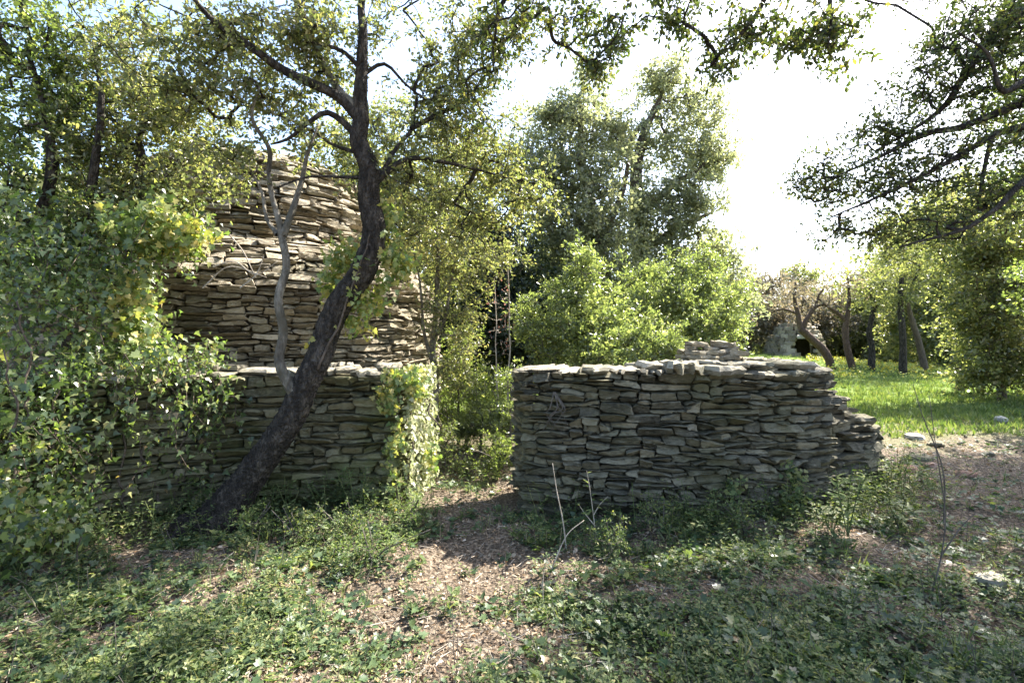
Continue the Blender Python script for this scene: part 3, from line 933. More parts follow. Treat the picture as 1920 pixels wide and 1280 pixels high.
BA = [(420, 70, 4.4, 150, 75, .6, 75), (560, 60, 4.5, 120, 80, .6, 60), (330, 150, 4.5, 110, 80, .6, 50), (470, 170, 4.5, 130, 60, .6, 50), (560, 250, 4.6, 90, 60, .5, 26), (610, 130, 4.7, 70, 90, .5, 30),
      (430, 300, 4.4, 60, 50, .4, 18), (760, 330, 5.0, 100, 120, .6, 60), (870, 250, 5.2, 110, 100, .6, 60), (930, 340, 5.4, 110, 90, .6, 60), (860, 90, 5.1, 100, 90, .6, 60), (880, 420, 5.5, 90, 70, .5, 40),
      (810, 200, 5.1, 80, 70, .5, 40), (700, 60, 4.7, 40, 80, .4, 8), (690, 460, 5.0, 50, 60, .4, 10), (1000, 380, 5.5, 60, 50, .4, 22), (780, 440, 5.2, 40, 40, .4, 8), (950, 40, 5.2, 80, 60, .5, 24), (690, -120, 4.8, 260, 120, 1.0, 70)]
C = blobs(BA, t.g, 1.3)
t.grow(C, .0035, 4, .42)
t.leaves(C, 38, .17, .043, OAK, M['oak'], spr=5, twig=.002, droop=.25)

# --- B: two dense oaks behind the ivy
t = Tree('oak_tree', 'dense dark green oak with crown over the ivy mound', (-4.7, 5.3, 0), 8, M['bark_dark'])
t.limb_w('trunk', [(-4.75, 5.35, -.2, .15), (-4.65, 5.25, .8, .12), (-4.45, 5.1, 1.8, .09), (-4.65, 5.0, 2.6, .06), (-4.35, 4.8, 3.4, .04), (-4.6, 4.8, 4.4, .02)], 14)
t.limb_w('limb', [(-4.5, 5.05, 2.2, .06), (-4.0, 4.8, 3.0, .045), (-3.8, 4.7, 3.9, .025)], 8)
t.limb_w('limb', [(-4.5, 5.05, 2.5, .06), (-5.1, 4.7, 3.2, .04), (-5.3, 4.6, 4.0, .025)], 8)
BB = [(60, 330, 4.9, 140, 130, .7, 120), (20, 150, 4.9, 130, 120, .7, 90), (130, 120, 5.0, 120, 90, .7, 80), (60, 480, 4.7, 130, 80, .6, 80), (-150, 250, 4.8, 150, 250, .8, 80), (160, 250, 5.0, 90, 110, .6, 60), (-30, 0, 4.8, 160, 90, .8, 50), (150, 430, 4.8, 80, 70, .5, 40), (100, -120, 5, 250, 120, 1., 60)]
C = blobs(BB, t.g, .74)
t.grow(C, .004, 4)
t.leaves(C, 55, .2, .046, OAK, M['oak_deep'], spr=5, twig=.0022, droop=.1)
t = Tree('oak_tree', 'slender oak with crooked branches in front of the stone hut', (-3.75, 5.35, 0), 9, M['bark_dark'])
t.limb_w('trunk', [(-3.95, 5.4, -.2, .09), (-3.9, 5.3, .7, .08), (-3.85, 5.2, 1.6, .07), (*at(245, 470, 5.1), .055), (*at(262, 400, 5.0), .05), (*at(258, 340, 5.0), .045), (*at(264, 290, 5.0), .04)], 12)
t.limb('limb', [(264, 290, 5.0, .035), (262, 255, 5.0, .028), (290, 225, 5.0, .022), (350, 215, 5.0, .012)], 8)
t.limb('limb', [(262, 292, 5.0, .028), (225, 240, 5.0, .022), (190, 200, 5.0, .015), (180, 120, 5.0, .01)], 8)
t.limb('limb', [(262, 335, 5.0, .02), (310, 315, 4.95, .014), (355, 300, 4.9, .008)], 7)
BB = [(250, 170, 5.1, 110, 90, .5, 75), (330, 240, 5.1, 110, 70, .5, 70), (200, 300, 5.0, 80, 100, .5, 60), (300, 360, 5.0, 90, 60, .4, 45), (230, 60, 5.2, 110, 60, .6, 35), (360, 330, 5.0, 60, 60, .4, 20), (210, 420, 4.8, 80, 60, .4, 30), (340, 420, 5.0, 50, 45, .3, 12)]
C = blobs(BB, t.g, 1.1)
t.grow(C, .0035, 4)
t.leaves(C, 46, .19, .043, OAK, M['oak'], spr=5, twig=.002, droop=.1)

# --- C: slim pale-barked trees in the gateway
t = Tree('slim_tree', 'slim pale grey tree standing just inside the gateway', (*at(815, 860, 6.9)[:2], 0), 14, M['bark_pale'])
t.limb('trunk', [(818, 875, 6.9, .065), (815, 800, 6.9, .055), (817, 720, 6.9, .048), (812, 640, 6.9, .042), (818, 560, 6.9, .036), (822, 480, 6.9, .03), (818, 400, 6.9, .024), (822, 320, 6.9, .017), (815, 240, 6.9, .01)], 10)
t.limb('limb', [(812, 640, 6.9, .03), (835, 590, 6.9, .025), (845, 520, 6.9, .02), (870, 440, 6.9, .012)], 7)
t.limb('limb', [(816, 700, 6.9, .03), (795, 620, 6.85, .022), (790, 540, 6.8, .016), (775, 470, 6.8, .01)], 7)
BC = [(820, 400, 6.9, 80, 120, .5, 70), (860, 500, 6.9, 70, 90, .5, 50), (815, 560, 6.8, 24, 70, .3, 14), (870, 620, 6.9, 45, 80, .4, 34), (850, 690, 7.1, 50, 50, .4, 26), (790, 420, 6.8, 40, 60, .4, 16), (830, 270, 7, 80, 70, .5, 34), (920, 480, 7.2, 60, 50, .4, 24)]
C = blobs(BC, t.g, 1.2)
t.grow(C, .003, 4)
t.leaves(C, 48, .22, .05, KITE2, M['oak'], spr=5, twig=.002, droop=.25)

# --- D: tall grey-green oaks beyond the gateway
def big_tree(name, label, trunk, limbs, B, seed, leaf, per=80, Rr=.52, size=.1, bark='bark_brown', k=1.0, rt=.008, T=KITE, group=None, droop=.15, cat='tree'):
    b = at(trunk[0][0], trunk[0][1], trunk[0][2])
    t = Tree(name, label, (b[0], b[1], float(gz(b[0], b[1]))), seed, M[bark], group=group, cat=cat)
    t.limb('trunk', [(trunk[0][0], trunk[0][1] + 12, *trunk[0][2:])] + trunk[1:], 10, None, .05)
    for l in limbs: t.limb('limb', l, 8, None, .04)
    C = blobs(B, t.g, k)
    t.grow(C, rt, 4, .45)
    t.leaves(C, per, Rr, size, T, M[leaf], droop=droop)
    return t


big_tree('grey_oak_tree', 'tall grey green oak with dark trunk above the laurel bushes', [(1135, 750, 13.5, .28), (1132, 600, 13.5, .22), (1130, 500, 13.5, .19), (1110, 400, 13.5, .15), (1090, 300, 13.5, .11), (1090, 200, 13.5, .06)],
         [[(1128, 480, 13.5, .14), (1090, 420, 13.3, .10), (1040, 370, 13.2, .06)], [(1125, 450, 13.5, .12), (1160, 380, 13.4, .09), (1180, 300, 13.2, .05)]],
         [(1080, 220, 13.5, 75, 90, 1.3, 70), (1040, 330, 13.2, 90, 80, 1.3, 80), (1110, 330, 13.2, 80, 90, 1.2, 70), (1130, 440, 13, 90, 70, 1.2, 75), (1040, 440, 13.2, 80, 70, 1.2, 50), (1150, 240, 13.5, 50, 60, 1., 22), (1110, 150, 13.5, 40, 35, .8, 16), (1060, 500, 13.2, 90, 50, 1, 50), (1180, 540, 13, 90, 50, 1, 70), (1010, 240, 13.4, 60, 70, 1., 30)], 51, 'grey_oak', k=.95)
big_tree('grey_oak_tree', 'highest broad grey green oak standing against the white sky', [(1210, 740, 15, .32), (1205, 600, 15, .26), (1200, 480, 15, .22), (1192, 380, 15, .2), (1196, 300, 15, .17), (1212, 240, 15, .12), (1240, 180, 15, .06)],
         [[(1194, 320, 15, .15), (1180, 270, 15, .1), (1210, 225, 14.8, .07)], [(1196, 400, 15, .14), (1260, 350, 14.8, .10), (1320, 310, 14.6, .05)], [(1200, 470, 15, .14), (1270, 430, 14.8, .09), (1330, 400, 14.6, .05)]],
         [(1240, 160, 15, 55, 55, 1.2, 55), (1290, 210, 15, 65, 55, 1.2, 60), (1310, 290, 15, 75, 45, 1.2, 62), (1290, 370, 14.6, 80, 60, 1.2, 72), (1210, 400, 14.4, 80, 70, 1.2, 60), (1170, 280, 15, 50, 70, 1., 26), (1260, 460, 14.4, 90, 60, 1.2, 66), (1340, 300, 14.8, 40, 35, .8, 16), (1180, 500, 14.4, 70, 50, 1, 36), (1350, 470, 14.4, 50, 50, 1, 40), (1300, 540, 14.2, 90, 50, 1, 70), (1380, 560, 14, 40, 50, 1, 30), (1225, 270, 15, 40, 40, 1, 14)], 52, 'grey_oak', k=.95)
big_tree('oak_tree', 'pale sunlit oak between the stone hut and the gateway trees', [(700, 760, 12, .2), (705, 600, 12, .17), (720, 450, 12, .12), (740, 330, 12, .07)], [],
         [(640, 290, 12, 70, 60, 1.2, 36), (720, 340, 12, 80, 80, 1.2, 55), (790, 420, 12, 80, 90, 1.2, 60), (730, 230, 12, 70, 50, 1.2, 26), (860, 360, 12, 70, 80, 1.2, 45), (830, 540, 12, 80, 70, 1, 40), (900, 300, 12.5, 60, 70, 1, 30), (960, 330, 12.5, 50, 60, 1, 22)], 53, 'oak', per=90, Rr=.45, size=.085)
big_tree('evergreen_tree', 'dark evergreen tree closing the view behind the gateway', [(930, 730, 12, .15), (930, 560, 12, .12), (925, 400, 12, .06)], [],
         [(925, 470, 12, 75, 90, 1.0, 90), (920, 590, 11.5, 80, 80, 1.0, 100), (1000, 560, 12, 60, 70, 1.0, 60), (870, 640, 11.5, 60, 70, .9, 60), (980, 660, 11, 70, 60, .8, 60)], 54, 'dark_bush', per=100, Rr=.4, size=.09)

# --- E: laurel bushes behind the right wall
def bush(name, label, base, B, seed, leaf, per, Rr, size, k=1.0, T=KITE2, rt=.004, cat='bush', flat=1.0, droop=-.3):
    t = Tree(name, label, (base[0], base[1], float(gz(base[0], base[1]))), seed, M['twig'], cat)
    z0 = float(gz(base[0], base[1]))
    top = at(B[0][0], B[0][1], B[0][2])
    t.limb_w('stem', [(base[0], base[1], z0 - .1, .03), (base[0] * .6 + top[0] * .4, base[1] * .6 + top[1] * .4, z0 + (top[2] - z0) * .4, .022), (top[0], top[1], top[2], .01)], 7)
    t.limb_w('stem', [(base[0] + .08, base[1] + .03, z0 - .1, .025), (base[0] + .2, base[1], z0 + (top[2] - z0) * .3, .018), (top[0] + .25, top[1], z0 + (top[2] - z0) * .7, .01)], 7)
    C = blobs(B, t.g, k)
    q = np.sin(C[:, 0] * 6.1 + 2 * np.sin(C[:, 2] * 5)) * np.sin(C[:, 2] * 7.3 + C[:, 1] * 4)
    C = C[q > -.55]
    q = t.g.random(len(C)) < .22
    top_ = C[q] + np.stack([t.g.normal(0, .12, q.sum()), t.g.normal(0, .12, q.sum()), t.g.exponential(.16, q.sum())], -1)
    C = np.concatenate([C, top_])
    C[:, 2] = np.maximum(C[:, 2], gz(C[:, 0], C[:, 1]) + .08)
    t.grow(C, rt, 3, .42, rmax=.02)
    t.leaves(C, per, Rr, size, T, M[leaf], flat=flat, droop=droop, up=.6)
    return t


bush('laurel_bush', 'bright green laurel bush with pointed top behind the gateway end of the wall', at(1090, 800, 8.2), [(1092, 500, 8.2, 28, 50, .35, 26), (1085, 560, 8.2, 70, 55, .6, 80), (1060, 620, 8.0, 90, 60, .6, 100), (1130, 620, 8.0, 80, 60, .6, 90), (1000, 600, 8.2, 45, 55, .5, 36), (1090, 690, 7.8, 110, 50, .6, 70)], 61, 'laurel', 60, .2, .06)
bush('laurel_bush', 'rounded light green laurel bush behind the stack of loose stones', at(1310, 780, 9.5), [(1300, 560, 9.5, 80, 60, .7, 90), (1370, 580, 9.5, 50, 50, .6, 40), (1230, 590, 9.5, 60, 60, .6, 60), (1310, 630, 9.2, 100, 55, .7, 110), (1320, 500, 9.8, 50, 40, .5, 24), (1260, 520, 10, 60, 50, .5, 44), (1200, 560, 10.4, 60, 70, .6, 60), (1180, 620, 10, 50, 50, .5, 30), (1330, 700, 9.2, 80, 50, .7, 50)], 62, 'laurel', 60, .23, .066)
bush('laurel_bush', 'low laurel bush close behind the middle of the grey wall', at(1200, 800, 7.2), [(1200, 650, 7.2, 70, 35, .45, 60), (1260, 660, 7.2, 50, 30, .4, 34), (1140, 660, 7.2, 50, 35, .4, 30), (1200, 720, 7.0, 80, 60, .4, 40)], 63, 'laurel', 60, .17, .055)
bush('green_bush', 'small round green bush growing beside the path through the gateway', at(900, 860, 7.3), [(905, 790, 7.3, 50, 36, .35, 70), (945, 800, 7.2, 30, 50, .3, 36), (870, 810, 7.3, 26, 26, .25, 26)], 64, 'laurel', 50, .13, .042)
bush('green_bush', 'tall loose bush with pale leaves beside the slim gateway tree', at(860, 840, 7.9), [(860, 680, 7.9, 40, 60, .4, 40), (895, 730, 7.9, 40, 40, .4, 30), (850, 760, 7.9, 50, 45, .4, 50), (940, 740, 8.2, 36, 50, .4, 40)], 65, 'oak_deep', 50, .18, .05)
bush('green_bush', 'dark leafy bush against the gateway end of the grey wall', at(955, 830, 6.6), [(958, 730, 6.6, 22, 60, .25, 36), (945, 800, 6.6, 22, 40, .2, 20)], 66, 'laurel', 44, .13, .042)
bush('green_bush', 'tangled dark bush at the foot of the stone hut', at(800, 850, 8), [(810, 760, 8.2, 45, 70, .5, 60), (770, 760, 8.4, 45, 70, .5, 30)], 67, 'oak_deep', 50, .2, .05)

bush('green_bush', 'low leafy bush crowding the foot of the grey wall inside the gateway', at(935, 905, 6.1), [(940, 850, 6.1, 34, 34, .25, 40), (915, 880, 6.0, 26, 18, .2, 16)], 68, 'oak_deep', 40, .11, .036)
bush('green_bush', 'sparse sunlit bush at the foot of the slim gateway tree', at(830, 880, 6.4), [(835, 840, 6.4, 30, 32, .25, 24), (860, 870, 6.2, 24, 16, .2, 10)], 69, 'laurel', 34, .11, .036)

# --- H: far wood
big_tree('bare_tree', 'leaning reddish tree with bare forked branches at the meadow edge', [(1565, 700, 24, .20), (1550, 665, 24, .19), (1525, 638, 24, .18), (1502, 617, 24, .17)], [
    [(1502, 618, 24, .15), (1496, 590, 24, .11), (1490, 560, 24, .08), (1492, 530, 24, .04)], [(1502, 618, 24, .14), (1515, 595, 24, .10), (1530, 575, 24, .08), (1555, 570, 24, .04)],
    [(1494, 588, 24, .07), (1470, 580, 24, .05), (1450, 582, 24, .03)], [(1528, 578, 24, .07), (1535, 555, 24, .05), (1545, 540, 24, .03)]],
    [(1490, 545, 24, 50, 30, 1.2, 26), (1545, 555, 24, 40, 30, 1.2, 18)], 71, 'brown_far', per=20, Rr=.5, size=.12, bark='bark_red')
big_tree('bare_tree', 'reddish tree with a crooked limb beside the leaning tree', [(1606, 702, 24, .18), (1590, 660, 24, .15), (1585, 620, 24, .14), (1588, 598, 24, .12), (1592, 560, 24, .08), (1590, 520, 24, .04)], [
    [(1587, 603, 24, .10), (1568, 585, 24, .08), (1548, 572, 24, .06), (1535, 560, 24, .04)]], [(1590, 530, 24, 50, 35, 1.2, 26)], 72, 'brown_far', per=24, Rr=.5, size=.12, bark='bark_red')
big_tree('dark_trunk_tree', 'dark twisted trunk tree standing in the yellow flowers', [(1632, 703, 24, .19), (1635, 660, 24, .14), (1630, 620, 24, .12), (1638, 580, 24, .11), (1632, 540, 24, .07)], [[(1637, 590, 24, .07), (1650, 560, 24, .05), (1660, 520, 24, .03)]],
         [(1640, 540, 24, 60, 40, 1.2, 40)], 73, 'olive_far', per=60, Rr=.6, size=.12, bark='bark_dark')
big_tree('dark_trunk_tree', 'tree with straight thin dark trunk at the meadow edge', [(1693, 706, 22, .17), (1693, 640, 22, .13), (1689, 580, 22, .12), (1690, 520, 22, .08)], [], [(1690, 470, 22, 50, 40, 1.2, 40), (1700, 540, 22, 50, 40, 1, 24)], 74, 'olive_far', per=60, Rr=.6, size=.12, bark='bark_dark')
big_tree('dark_trunk_tree', 'slanting thin trunk tree at the edge of the dense wood', [(1738, 700, 23, .16), (1725, 650, 23, .13), (1710, 600, 23, .11), (1700, 560, 23, .07)], [], [(1720, 500, 23, 60, 50, 1.2, 40)], 75, 'olive_far', per=60, Rr=.6, size=.12, bark='bark_brown')
far = [('brown_tree', 'hazy brown tree crown closing the far meadow behind the hut mound', 'brown_far', 1400, 36, [(1400, 560, 36, 80, 70, 2.5, 120), (1440, 600, 34, 70, 60, 2, 60), (1360, 620, 34, 60, 60, 2, 40)]),
       ('brown_tree', 'brown far tree behind the leaning reddish tree', 'brown_far', 1490, 38, [(1480, 585, 38, 80, 70, 2.5, 120), (1540, 600, 38, 60, 60, 2, 60)]),
       ('far_tree', 'small rounded green tree rising over the far tree line', 'olive_far', 1510, 44, [(1505, 520, 44, 35, 28, 2, 30), (1520, 560, 44, 50, 40, 2, 40)]),
       ('far_tree', 'grey green far tree behind the reddish trunks', 'olive_far', 1600, 40, [(1600, 610, 40, 80, 70, 3, 90), (1640, 570, 40, 50, 40, 2, 40)]),
       ('far_tree', 'bushy far tree low behind the flowers', 'olive_far', 1680, 36, [(1680, 630, 36, 80, 60, 3, 90)])]
for i, (nm, lb, lf, px, Y, B) in enumerate(far):
    big_tree(nm, lb, [(px, 690, Y, .25), (px + 4, 640, Y, .18), (px, B[0][1], Y, .08)], [], B, 80 + i, lf, per=90, Rr=.9, size=.2, k=1.0)
big_tree('thicket_tree', 'dense olive tree filling the edge of the wood near the right path', [(1880, 740, 13, .10), (1870, 650, 13, .08), (1860, 540, 13, .05)], [],
         [(1860, 480, 13, 110, 90, 1.4, 110), (1920, 560, 12.5, 90, 110, 1.4, 110), (1840, 600, 13, 60, 70, 1.2, 80), (1960, 420, 13, 110, 120, 1.4, 90), (1890, 660, 12.8, 90, 50, 1., 100), (1860, 700, 12.8, 60, 22, .8, 40), (1950, 690, 12.8, 60, 30, .8, 30), (1820, 440, 13.5, 80, 80, 1.3, 60), (1760, 400, 14, 80, 60, 1.2, 40)], 91, 'oak', per=60, Rr=.5, size=.095)
big_tree('thicket_tree', 'dense tree with yellow green crown behind the thin trunks', [(1790, 700, 28, .16), (1785, 640, 28, .12), (1760, 540, 28, .08)], [],
         [(1760, 460, 28, 100, 80, 2.6, 130), (1700, 440, 28, 60, 60, 2, 50), (1780, 560, 28, 90, 80, 2.6, 140), (1800, 640, 27, 70, 50, 2, 90), (1840, 380, 27, 110, 70, 2.6, 110), (1700, 610, 30, 60, 60, 2, 60), (1680, 530, 30, 60, 70, 2, 60)], 92, 'oak', per=90, Rr=.95, size=.17)
big_tree('thicket_tree', 'tall dark oak rising out of the picture beyond the right side of the path, added for its shade', [(2120, 830, 9, .2), (2110, 600, 9, .16), (2090, 300, 9, .12), (2080, 0, 9, .08)], [],
         [(1935, 170, 9.4, 80, 130, 1.1, 60), (2020, 60, 9, 120, 150, 1.3, 110), (2000, 300, 9, 90, 130, 1.1, 80), (2130, 150, 9, 160, 250, 1.6, 160), (2060, -150, 9, 200, 160, 1.6, 120), (2000, 520, 9.5, 80, 100, 1, 60)], 93, 'oak_deep', per=90, Rr=.4, size=.07)  # mostly out of view; crown added to shade the leafy path
big_tree('thicket_tree', 'low thicket reaching down to the far edge of the leafy path', [(1800, 720, 16, .12), (1800, 640, 16, .08), (1800, 600, 16, .05)], [],
         [(1860, 640, 15, 60, 60, 1.2, 70), (1920, 640, 14.5, 50, 60, 1.2, 60)], 94, 'olive_far', per=90, Rr=.5, size=.1)
# woods that close the horizon on all sides
g = rng(300)
B = []
P = []
for a in np.linspace(R(-100), R(100), 150):
    d = g.uniform(46, 75)
    for k in range(9):
        P.append((math.sin(a) * d + g.normal(0, 3), math.cos(a) * d + g.normal(0, 3), 0.6 + g.uniform(.0, 5.5) * (.7 + .3 * math.sin(a * 9))))
for a in np.linspace(R(-75), R(4), 60):
    d = g.uniform(17, 26)
    for k in range(9):
        P.append((math.sin(a) * d + g.normal(0, 1.5), math.cos(a) * d + g.normal(0, 1.5), g.uniform(.2, 5.5)))
for a in np.linspace(R(24), R(54), 60):
    d = g.uniform(47, 54)
    for k in range(9):
        P.append((math.sin(a) * d + g.normal(0, 1.5), math.cos(a) * d + g.normal(0, 1.5), g.uniform(.2, 5.0 + 5 * ss(R(34), R(39), a))))
P = np.array(P)
P = np.repeat(P, 100, 0) + g.normal(0, 1.0, (len(P) * 100, 3))
P[:, 2] = np.maximum(P[:, 2], .05)
V, Fs = cloud(P, nrm(g.normal(0, 1, P.shape)), nrm(g.normal(0, 1, P.shape) + [0, 0, .5]), g.uniform(.2, .42, len(P)), KITE)
tag(link('far_woods', mesh('far_woods', V, Fs), M['olive_far']), 'distant belt of olive green woodland around the clearing', kind='stuff')

# --- I: big tree to the right of the path, its limbs sweep over it
t = Tree('overhanging_tree', 'spreading oak whose dark limbs sweep down over the leafy path', (6.3, 4.4, 0), 20, M['bark_dark'])
t.limb_w('trunk', [(6.4, 4.4, -.3, .32), (6.3, 4.4, 1.0, .26), (6.15, 4.5, 2.4, .23), (6.1, 4.6, 3.6, .2), (6.2, 4.8, 5.2, .1), (6.2, 5, 6.2, .05)], 16)
t.limb('limb', [(2220, 150, 4.55, .11), (2060, 120, 4.6, .085), (1985, 20, 4.7, .06), (1900, 30, 4.8, .05), (1850, 80, 4.8, .045), (1812, 130, 4.8, .036), (1770, 200, 4.85, .024), (1700, 250, 4.9, .014), (1640, 285, 5.0, .009)], 9)
t.limb('limb', [(2220, 120, 4.5, .10), (2050, 150, 4.6, .06), (1920, 190, 4.7, .042), (1870, 210, 4.7, .036), (1800, 240, 4.75, .030), (1730, 255, 4.8, .024), (1650, 295, 4.85, .016), (1560, 335, 4.9, .008)], 9)
t.limb('limb', [(2220, 200, 4.5, .10), (2050, 215, 4.5, .05), (1925, 235, 4.5, .036), (1850, 260, 4.55, .030), (1790, 300, 4.6, .024), (1700, 345, 4.65, .018), (1620, 380, 4.7, .012), (1560, 405, 4.7, .006)], 9)
t.limb('limb', [(2220, 260, 4.5, .08), (2050, 300, 4.3, .04), (1925, 335, 4.2, .026), (1860, 400, 4.2, .02), (1790, 435, 4.2, .014), (1690, 460, 4.2, .007)], 8)
t.limb('limb', [(2000, 180, 4.6, .05), (1930, 150, 4.4, .03), (1880, 170, 4.3, .022), (1850, 100, 4.3, .013), (1800, 60, 4.3, .008)], 8)
t.limb('limb', [(1812, 132, 4.8, .022), (1790, 90, 4.9, .018), (1740, 95, 4.95, .01)], 7)
t.limb('limb', [(1860, 262, 4.55, .02), (1845, 330, 4.5, .014), (1830, 390, 4.5, .008)], 6)
BI = [(1880, 50, 4.7, 70, 70, .6, 55), (1800, 60, 4.8, 70, 60, .5, 40), (1750, 150, 4.9, 90, 60, .5, 55), (1850, 160, 4.8, 80, 70, .6, 50), (1660, 250, 5.0, 90, 50, .5, 55), (1560, 340, 5.0, 75, 45, .4, 45), (1680, 340, 4.8, 110, 50, .5, 55), (1800, 290, 4.7, 110, 60, .6, 50),
      (1530, 310, 5.0, 35, 30, .3, 9), (1560, 430, 4.9, 50, 30, .3, 12), (1640, 430, 4.8, 90, 40, .4, 22), (1860, 380, 4.5, 90, 60, .5, 40), (1740, 420, 4.5, 80, 40, .4, 22), (1930, 250, 4.6, 60, 120, .6, 50),
      (2100, 100, 4.8, 130, 200, 1.2, 110), (2300, 0, 4.8, 180, 200, 1.6, 120), (2000, -150, 5.2, 260, 120, 1.3, 150), (1650, -20, 5.6, 60, 30, .5, 10), (1730, -90, 6.8, 70, 80, .8, 55), (1850, -60, 6.6, 110, 110, 1., 100), (1960, -180, 7.2, 150, 140, 1.2, 150), (1870, 60, 6.2, 70, 60, .7, 50)]  # unseen high and outer clusters, added to shade the right foreground
C = blobs(BI, t.g, 1.25)
t.grow(C, .0034, 4, .44, bow=.08)
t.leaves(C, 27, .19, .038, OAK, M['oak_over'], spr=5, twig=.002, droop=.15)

# --- J: tree beside the photographer whose boughs hang in from above
t = Tree('tall_oak_tree', 'tall oak standing behind the viewpoint with boughs hanging into the sky gap', (1.6, -1.8, 0), 21, M['bark_dark'])
t.limb_w('trunk', [(1.7, -1.9, -.2, .28), (1.6, -1.8, 1.5, .22), (1.5, -1.5, 3.2, .19), (1.4, -.8, 4.8, .14), (1.3, .6, 6.0, .09), (1.2, 2.2, 6.2, .06), (.8, 3.6, 5.6, .04)], 14)
t.limb_w('limb', [(1.4, -.4, 5.1, .09), (2.0, 1.4, 5.8, .06), (2.2, 3.0, 5.3, .04), (*at(1440, -20, 3.7), .02), (*at(1395, 55, 3.7), .013), (*at(1350, 100, 3.7), .007)], 8)
t.limb_w('limb', [(.9, 3.4, 5.7, .04), (*at(1050, -150, 4.2), .03), (*at(945, 0, 4.3), .02), (*at(930, 60, 4.3), .012), (*at(925, 130, 4.3), .006)], 8)
t.limb_w('limb', [(1.6, 2.4, 5.9, .04), (*at(1560, -60, 3.7), .02), (*at(1560, 40, 3.7), .01), (*at(1550, 90, 3.7), .006)], 8)
BJ = [(1400, 60, 3.8, 90, 55, .4, 40), (1540, 50, 3.8, 80, 50, .4, 48), (1130, 60, 4.1, 80, 60, .4, 40), (1260, 20, 4.0, 90, 35, .4, 30), (930, 90, 4.4, 60, 90, .4, 40), (1040, 30, 4.2, 80, 40, .4, 28), (1120, 120, 4.1, 30, 30, .3, 8), (1350, 110, 3.8, 40, 30, .3, 8), (1590, 110, 3.8, 25, 25, .2, 4), (880, 180, 4.5, 50, 60, .4, 14),
      (1300, -120, 4.0, 300, 80, .7, 130), (1300, -95, 6.4, 110, 45, .8, 55), (1150, -70, 6.3, 70, 50, .7, 50), (1440, -130, 6.3, 60, 40, .6, 30), (1200, -280, 6.0, 150, 120, .9, 70), (1400, -500, 3.5, 300, 150, 1., 80), (1000, -300, 3.6, 250, 150, .9, 90)]  # clusters above the view, added to throw shade on the left foreground
C = blobs(BJ, t.g, 1.0)
t.grow(C, .003, 4, .44, bow=.08)
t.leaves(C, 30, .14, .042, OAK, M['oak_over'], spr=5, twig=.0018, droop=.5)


# ------------------------------------------------------------------ ivy
def ivy(name, label, P, D, Nn, S, mt, root_loc, seed, parts=250, T=IVY, cat='ivy', vines=None, vis=None, far=None):
    """leaf positions given; the largest that show are single leaf parts"""
    g = rng(seed)
    root = empty(name, root_loc, label, cat)
    front = P[:, 1] - .0
    score = S / np.maximum(P[:, 1], .5) + g.uniform(0, .002, len(P)) 
    if vis is not None: score = score * vis
    order = np.argsort(-score)
    a, b = order[:parts], order[parts:]
    var = []
    for k in range(5):
        V0, F0 = T
        Vk = V0.copy(); Vk[:, 2] *= g.uniform(.4, 2.2); Vk[:, 0] *= g.uniform(.85, 1.15); Vk += g.normal(0, .018, Vk.shape)
        me = mesh('leaf', Vk, F0); me.materials.append(mt if not isinstance(mt, list) else mt[0])
        var.append(me)
    x, y, z = basis(D[a], Nn[a])
    from mathutils import Matrix
    rl = np.array(root_loc)
    for i in range(len(a)):
        o = bpy.data.objects.new('leaf', var[i % 5])
        s = float(S[a[i]]); p = P[a[i]] - rl
        o.parent = root
        o.matrix_basis = Matrix(((x[i][0] * s, y[i][0] * s, z[i][0] * s, p[0]), (x[i][1] * s, y[i][1] * s, z[i][1] * s, p[1]), (x[i][2] * s, y[i][2] * s, z[i][2] * s, p[2]), (0, 0, 0, 1)))
        COL.objects.link(o)
    V, Fs = cloud(P[b], D[b], Nn[b], S[b], T if len(b) < 14000 else IVY3)
    tag(link('leaves', mesh('leaves', V, Fs), mt if not isinstance(mt, list) else mt[-1], root), kind='stuff')
    for (pts, r) in vines or []:
        A = np.array(pts, float)
        n = 30
        Cc = catmull(A, n) + np.array([noise1(seed + 3 + k)(np.linspace(0, 9, n) + A[0, 0] * 3) for k in range(3)]).T * .035
        V, Fs = tube(Cc, np.linspace(r, r * .4, n), 6, .06, seed)
        link('vine', mesh('vine', V, Fs, True), M['bark_brown'], root)
    return root


def facing(n, g, out, spread=.55, dn=.7):
    Nn = nrm(np.asarray(out)[None] + g.normal(0, spread, (n, 3)))
    D = nrm(np.array([0, -.1, -dn]) + g.normal(0, .55, (n, 3)))
    return D, Nn


# the great mound of ivy on the left end of the mossy wall
g = rng(400)
BM = [(40, 720, 3.9, 120, 80, .5, 30), (180, 672, 4.3, 130, 36, .5, 26), (340, 664, 4.55, 90, 24, .35, 20), (250, 680, 4.45, 150, 22, .35, 20), (60, 560, 4.1, 130, 110, .6, 28), (150, 500, 4.4, 110, 90, .6, 22), (250, 440, 4.6, 90, 60, .5, 18),
      (330, 410, 4.8, 60, 45, .4, 14), (220, 560, 4.5, 50, 70, .4, 12), (30, 870, 3.6, 70, 110, .4, 26), (-10, 1000, 3.2, 100, 80, .4, 18), (90, 980, 3.5, 80, 60, .3, 6), (290, 640, 4.6, 60, 50, .3, 14), (20, 440, 4.3, 120, 90, .6, 22),
      (230, 790, 4.25, 110, 70, .12, 5), (380, 740, 4.55, 40, 40, .15, 5), (320, 800, 4.5, 60, 90, .1, 4), (130, 820, 3.95, 40, 80, .15, 5), (370, 860, 4.6, 50, 60, .12, 2), (-120, 700, 3.6, 160, 260, .6, 40), (410, 700, 4.65, 25, 25, .15, 3)]
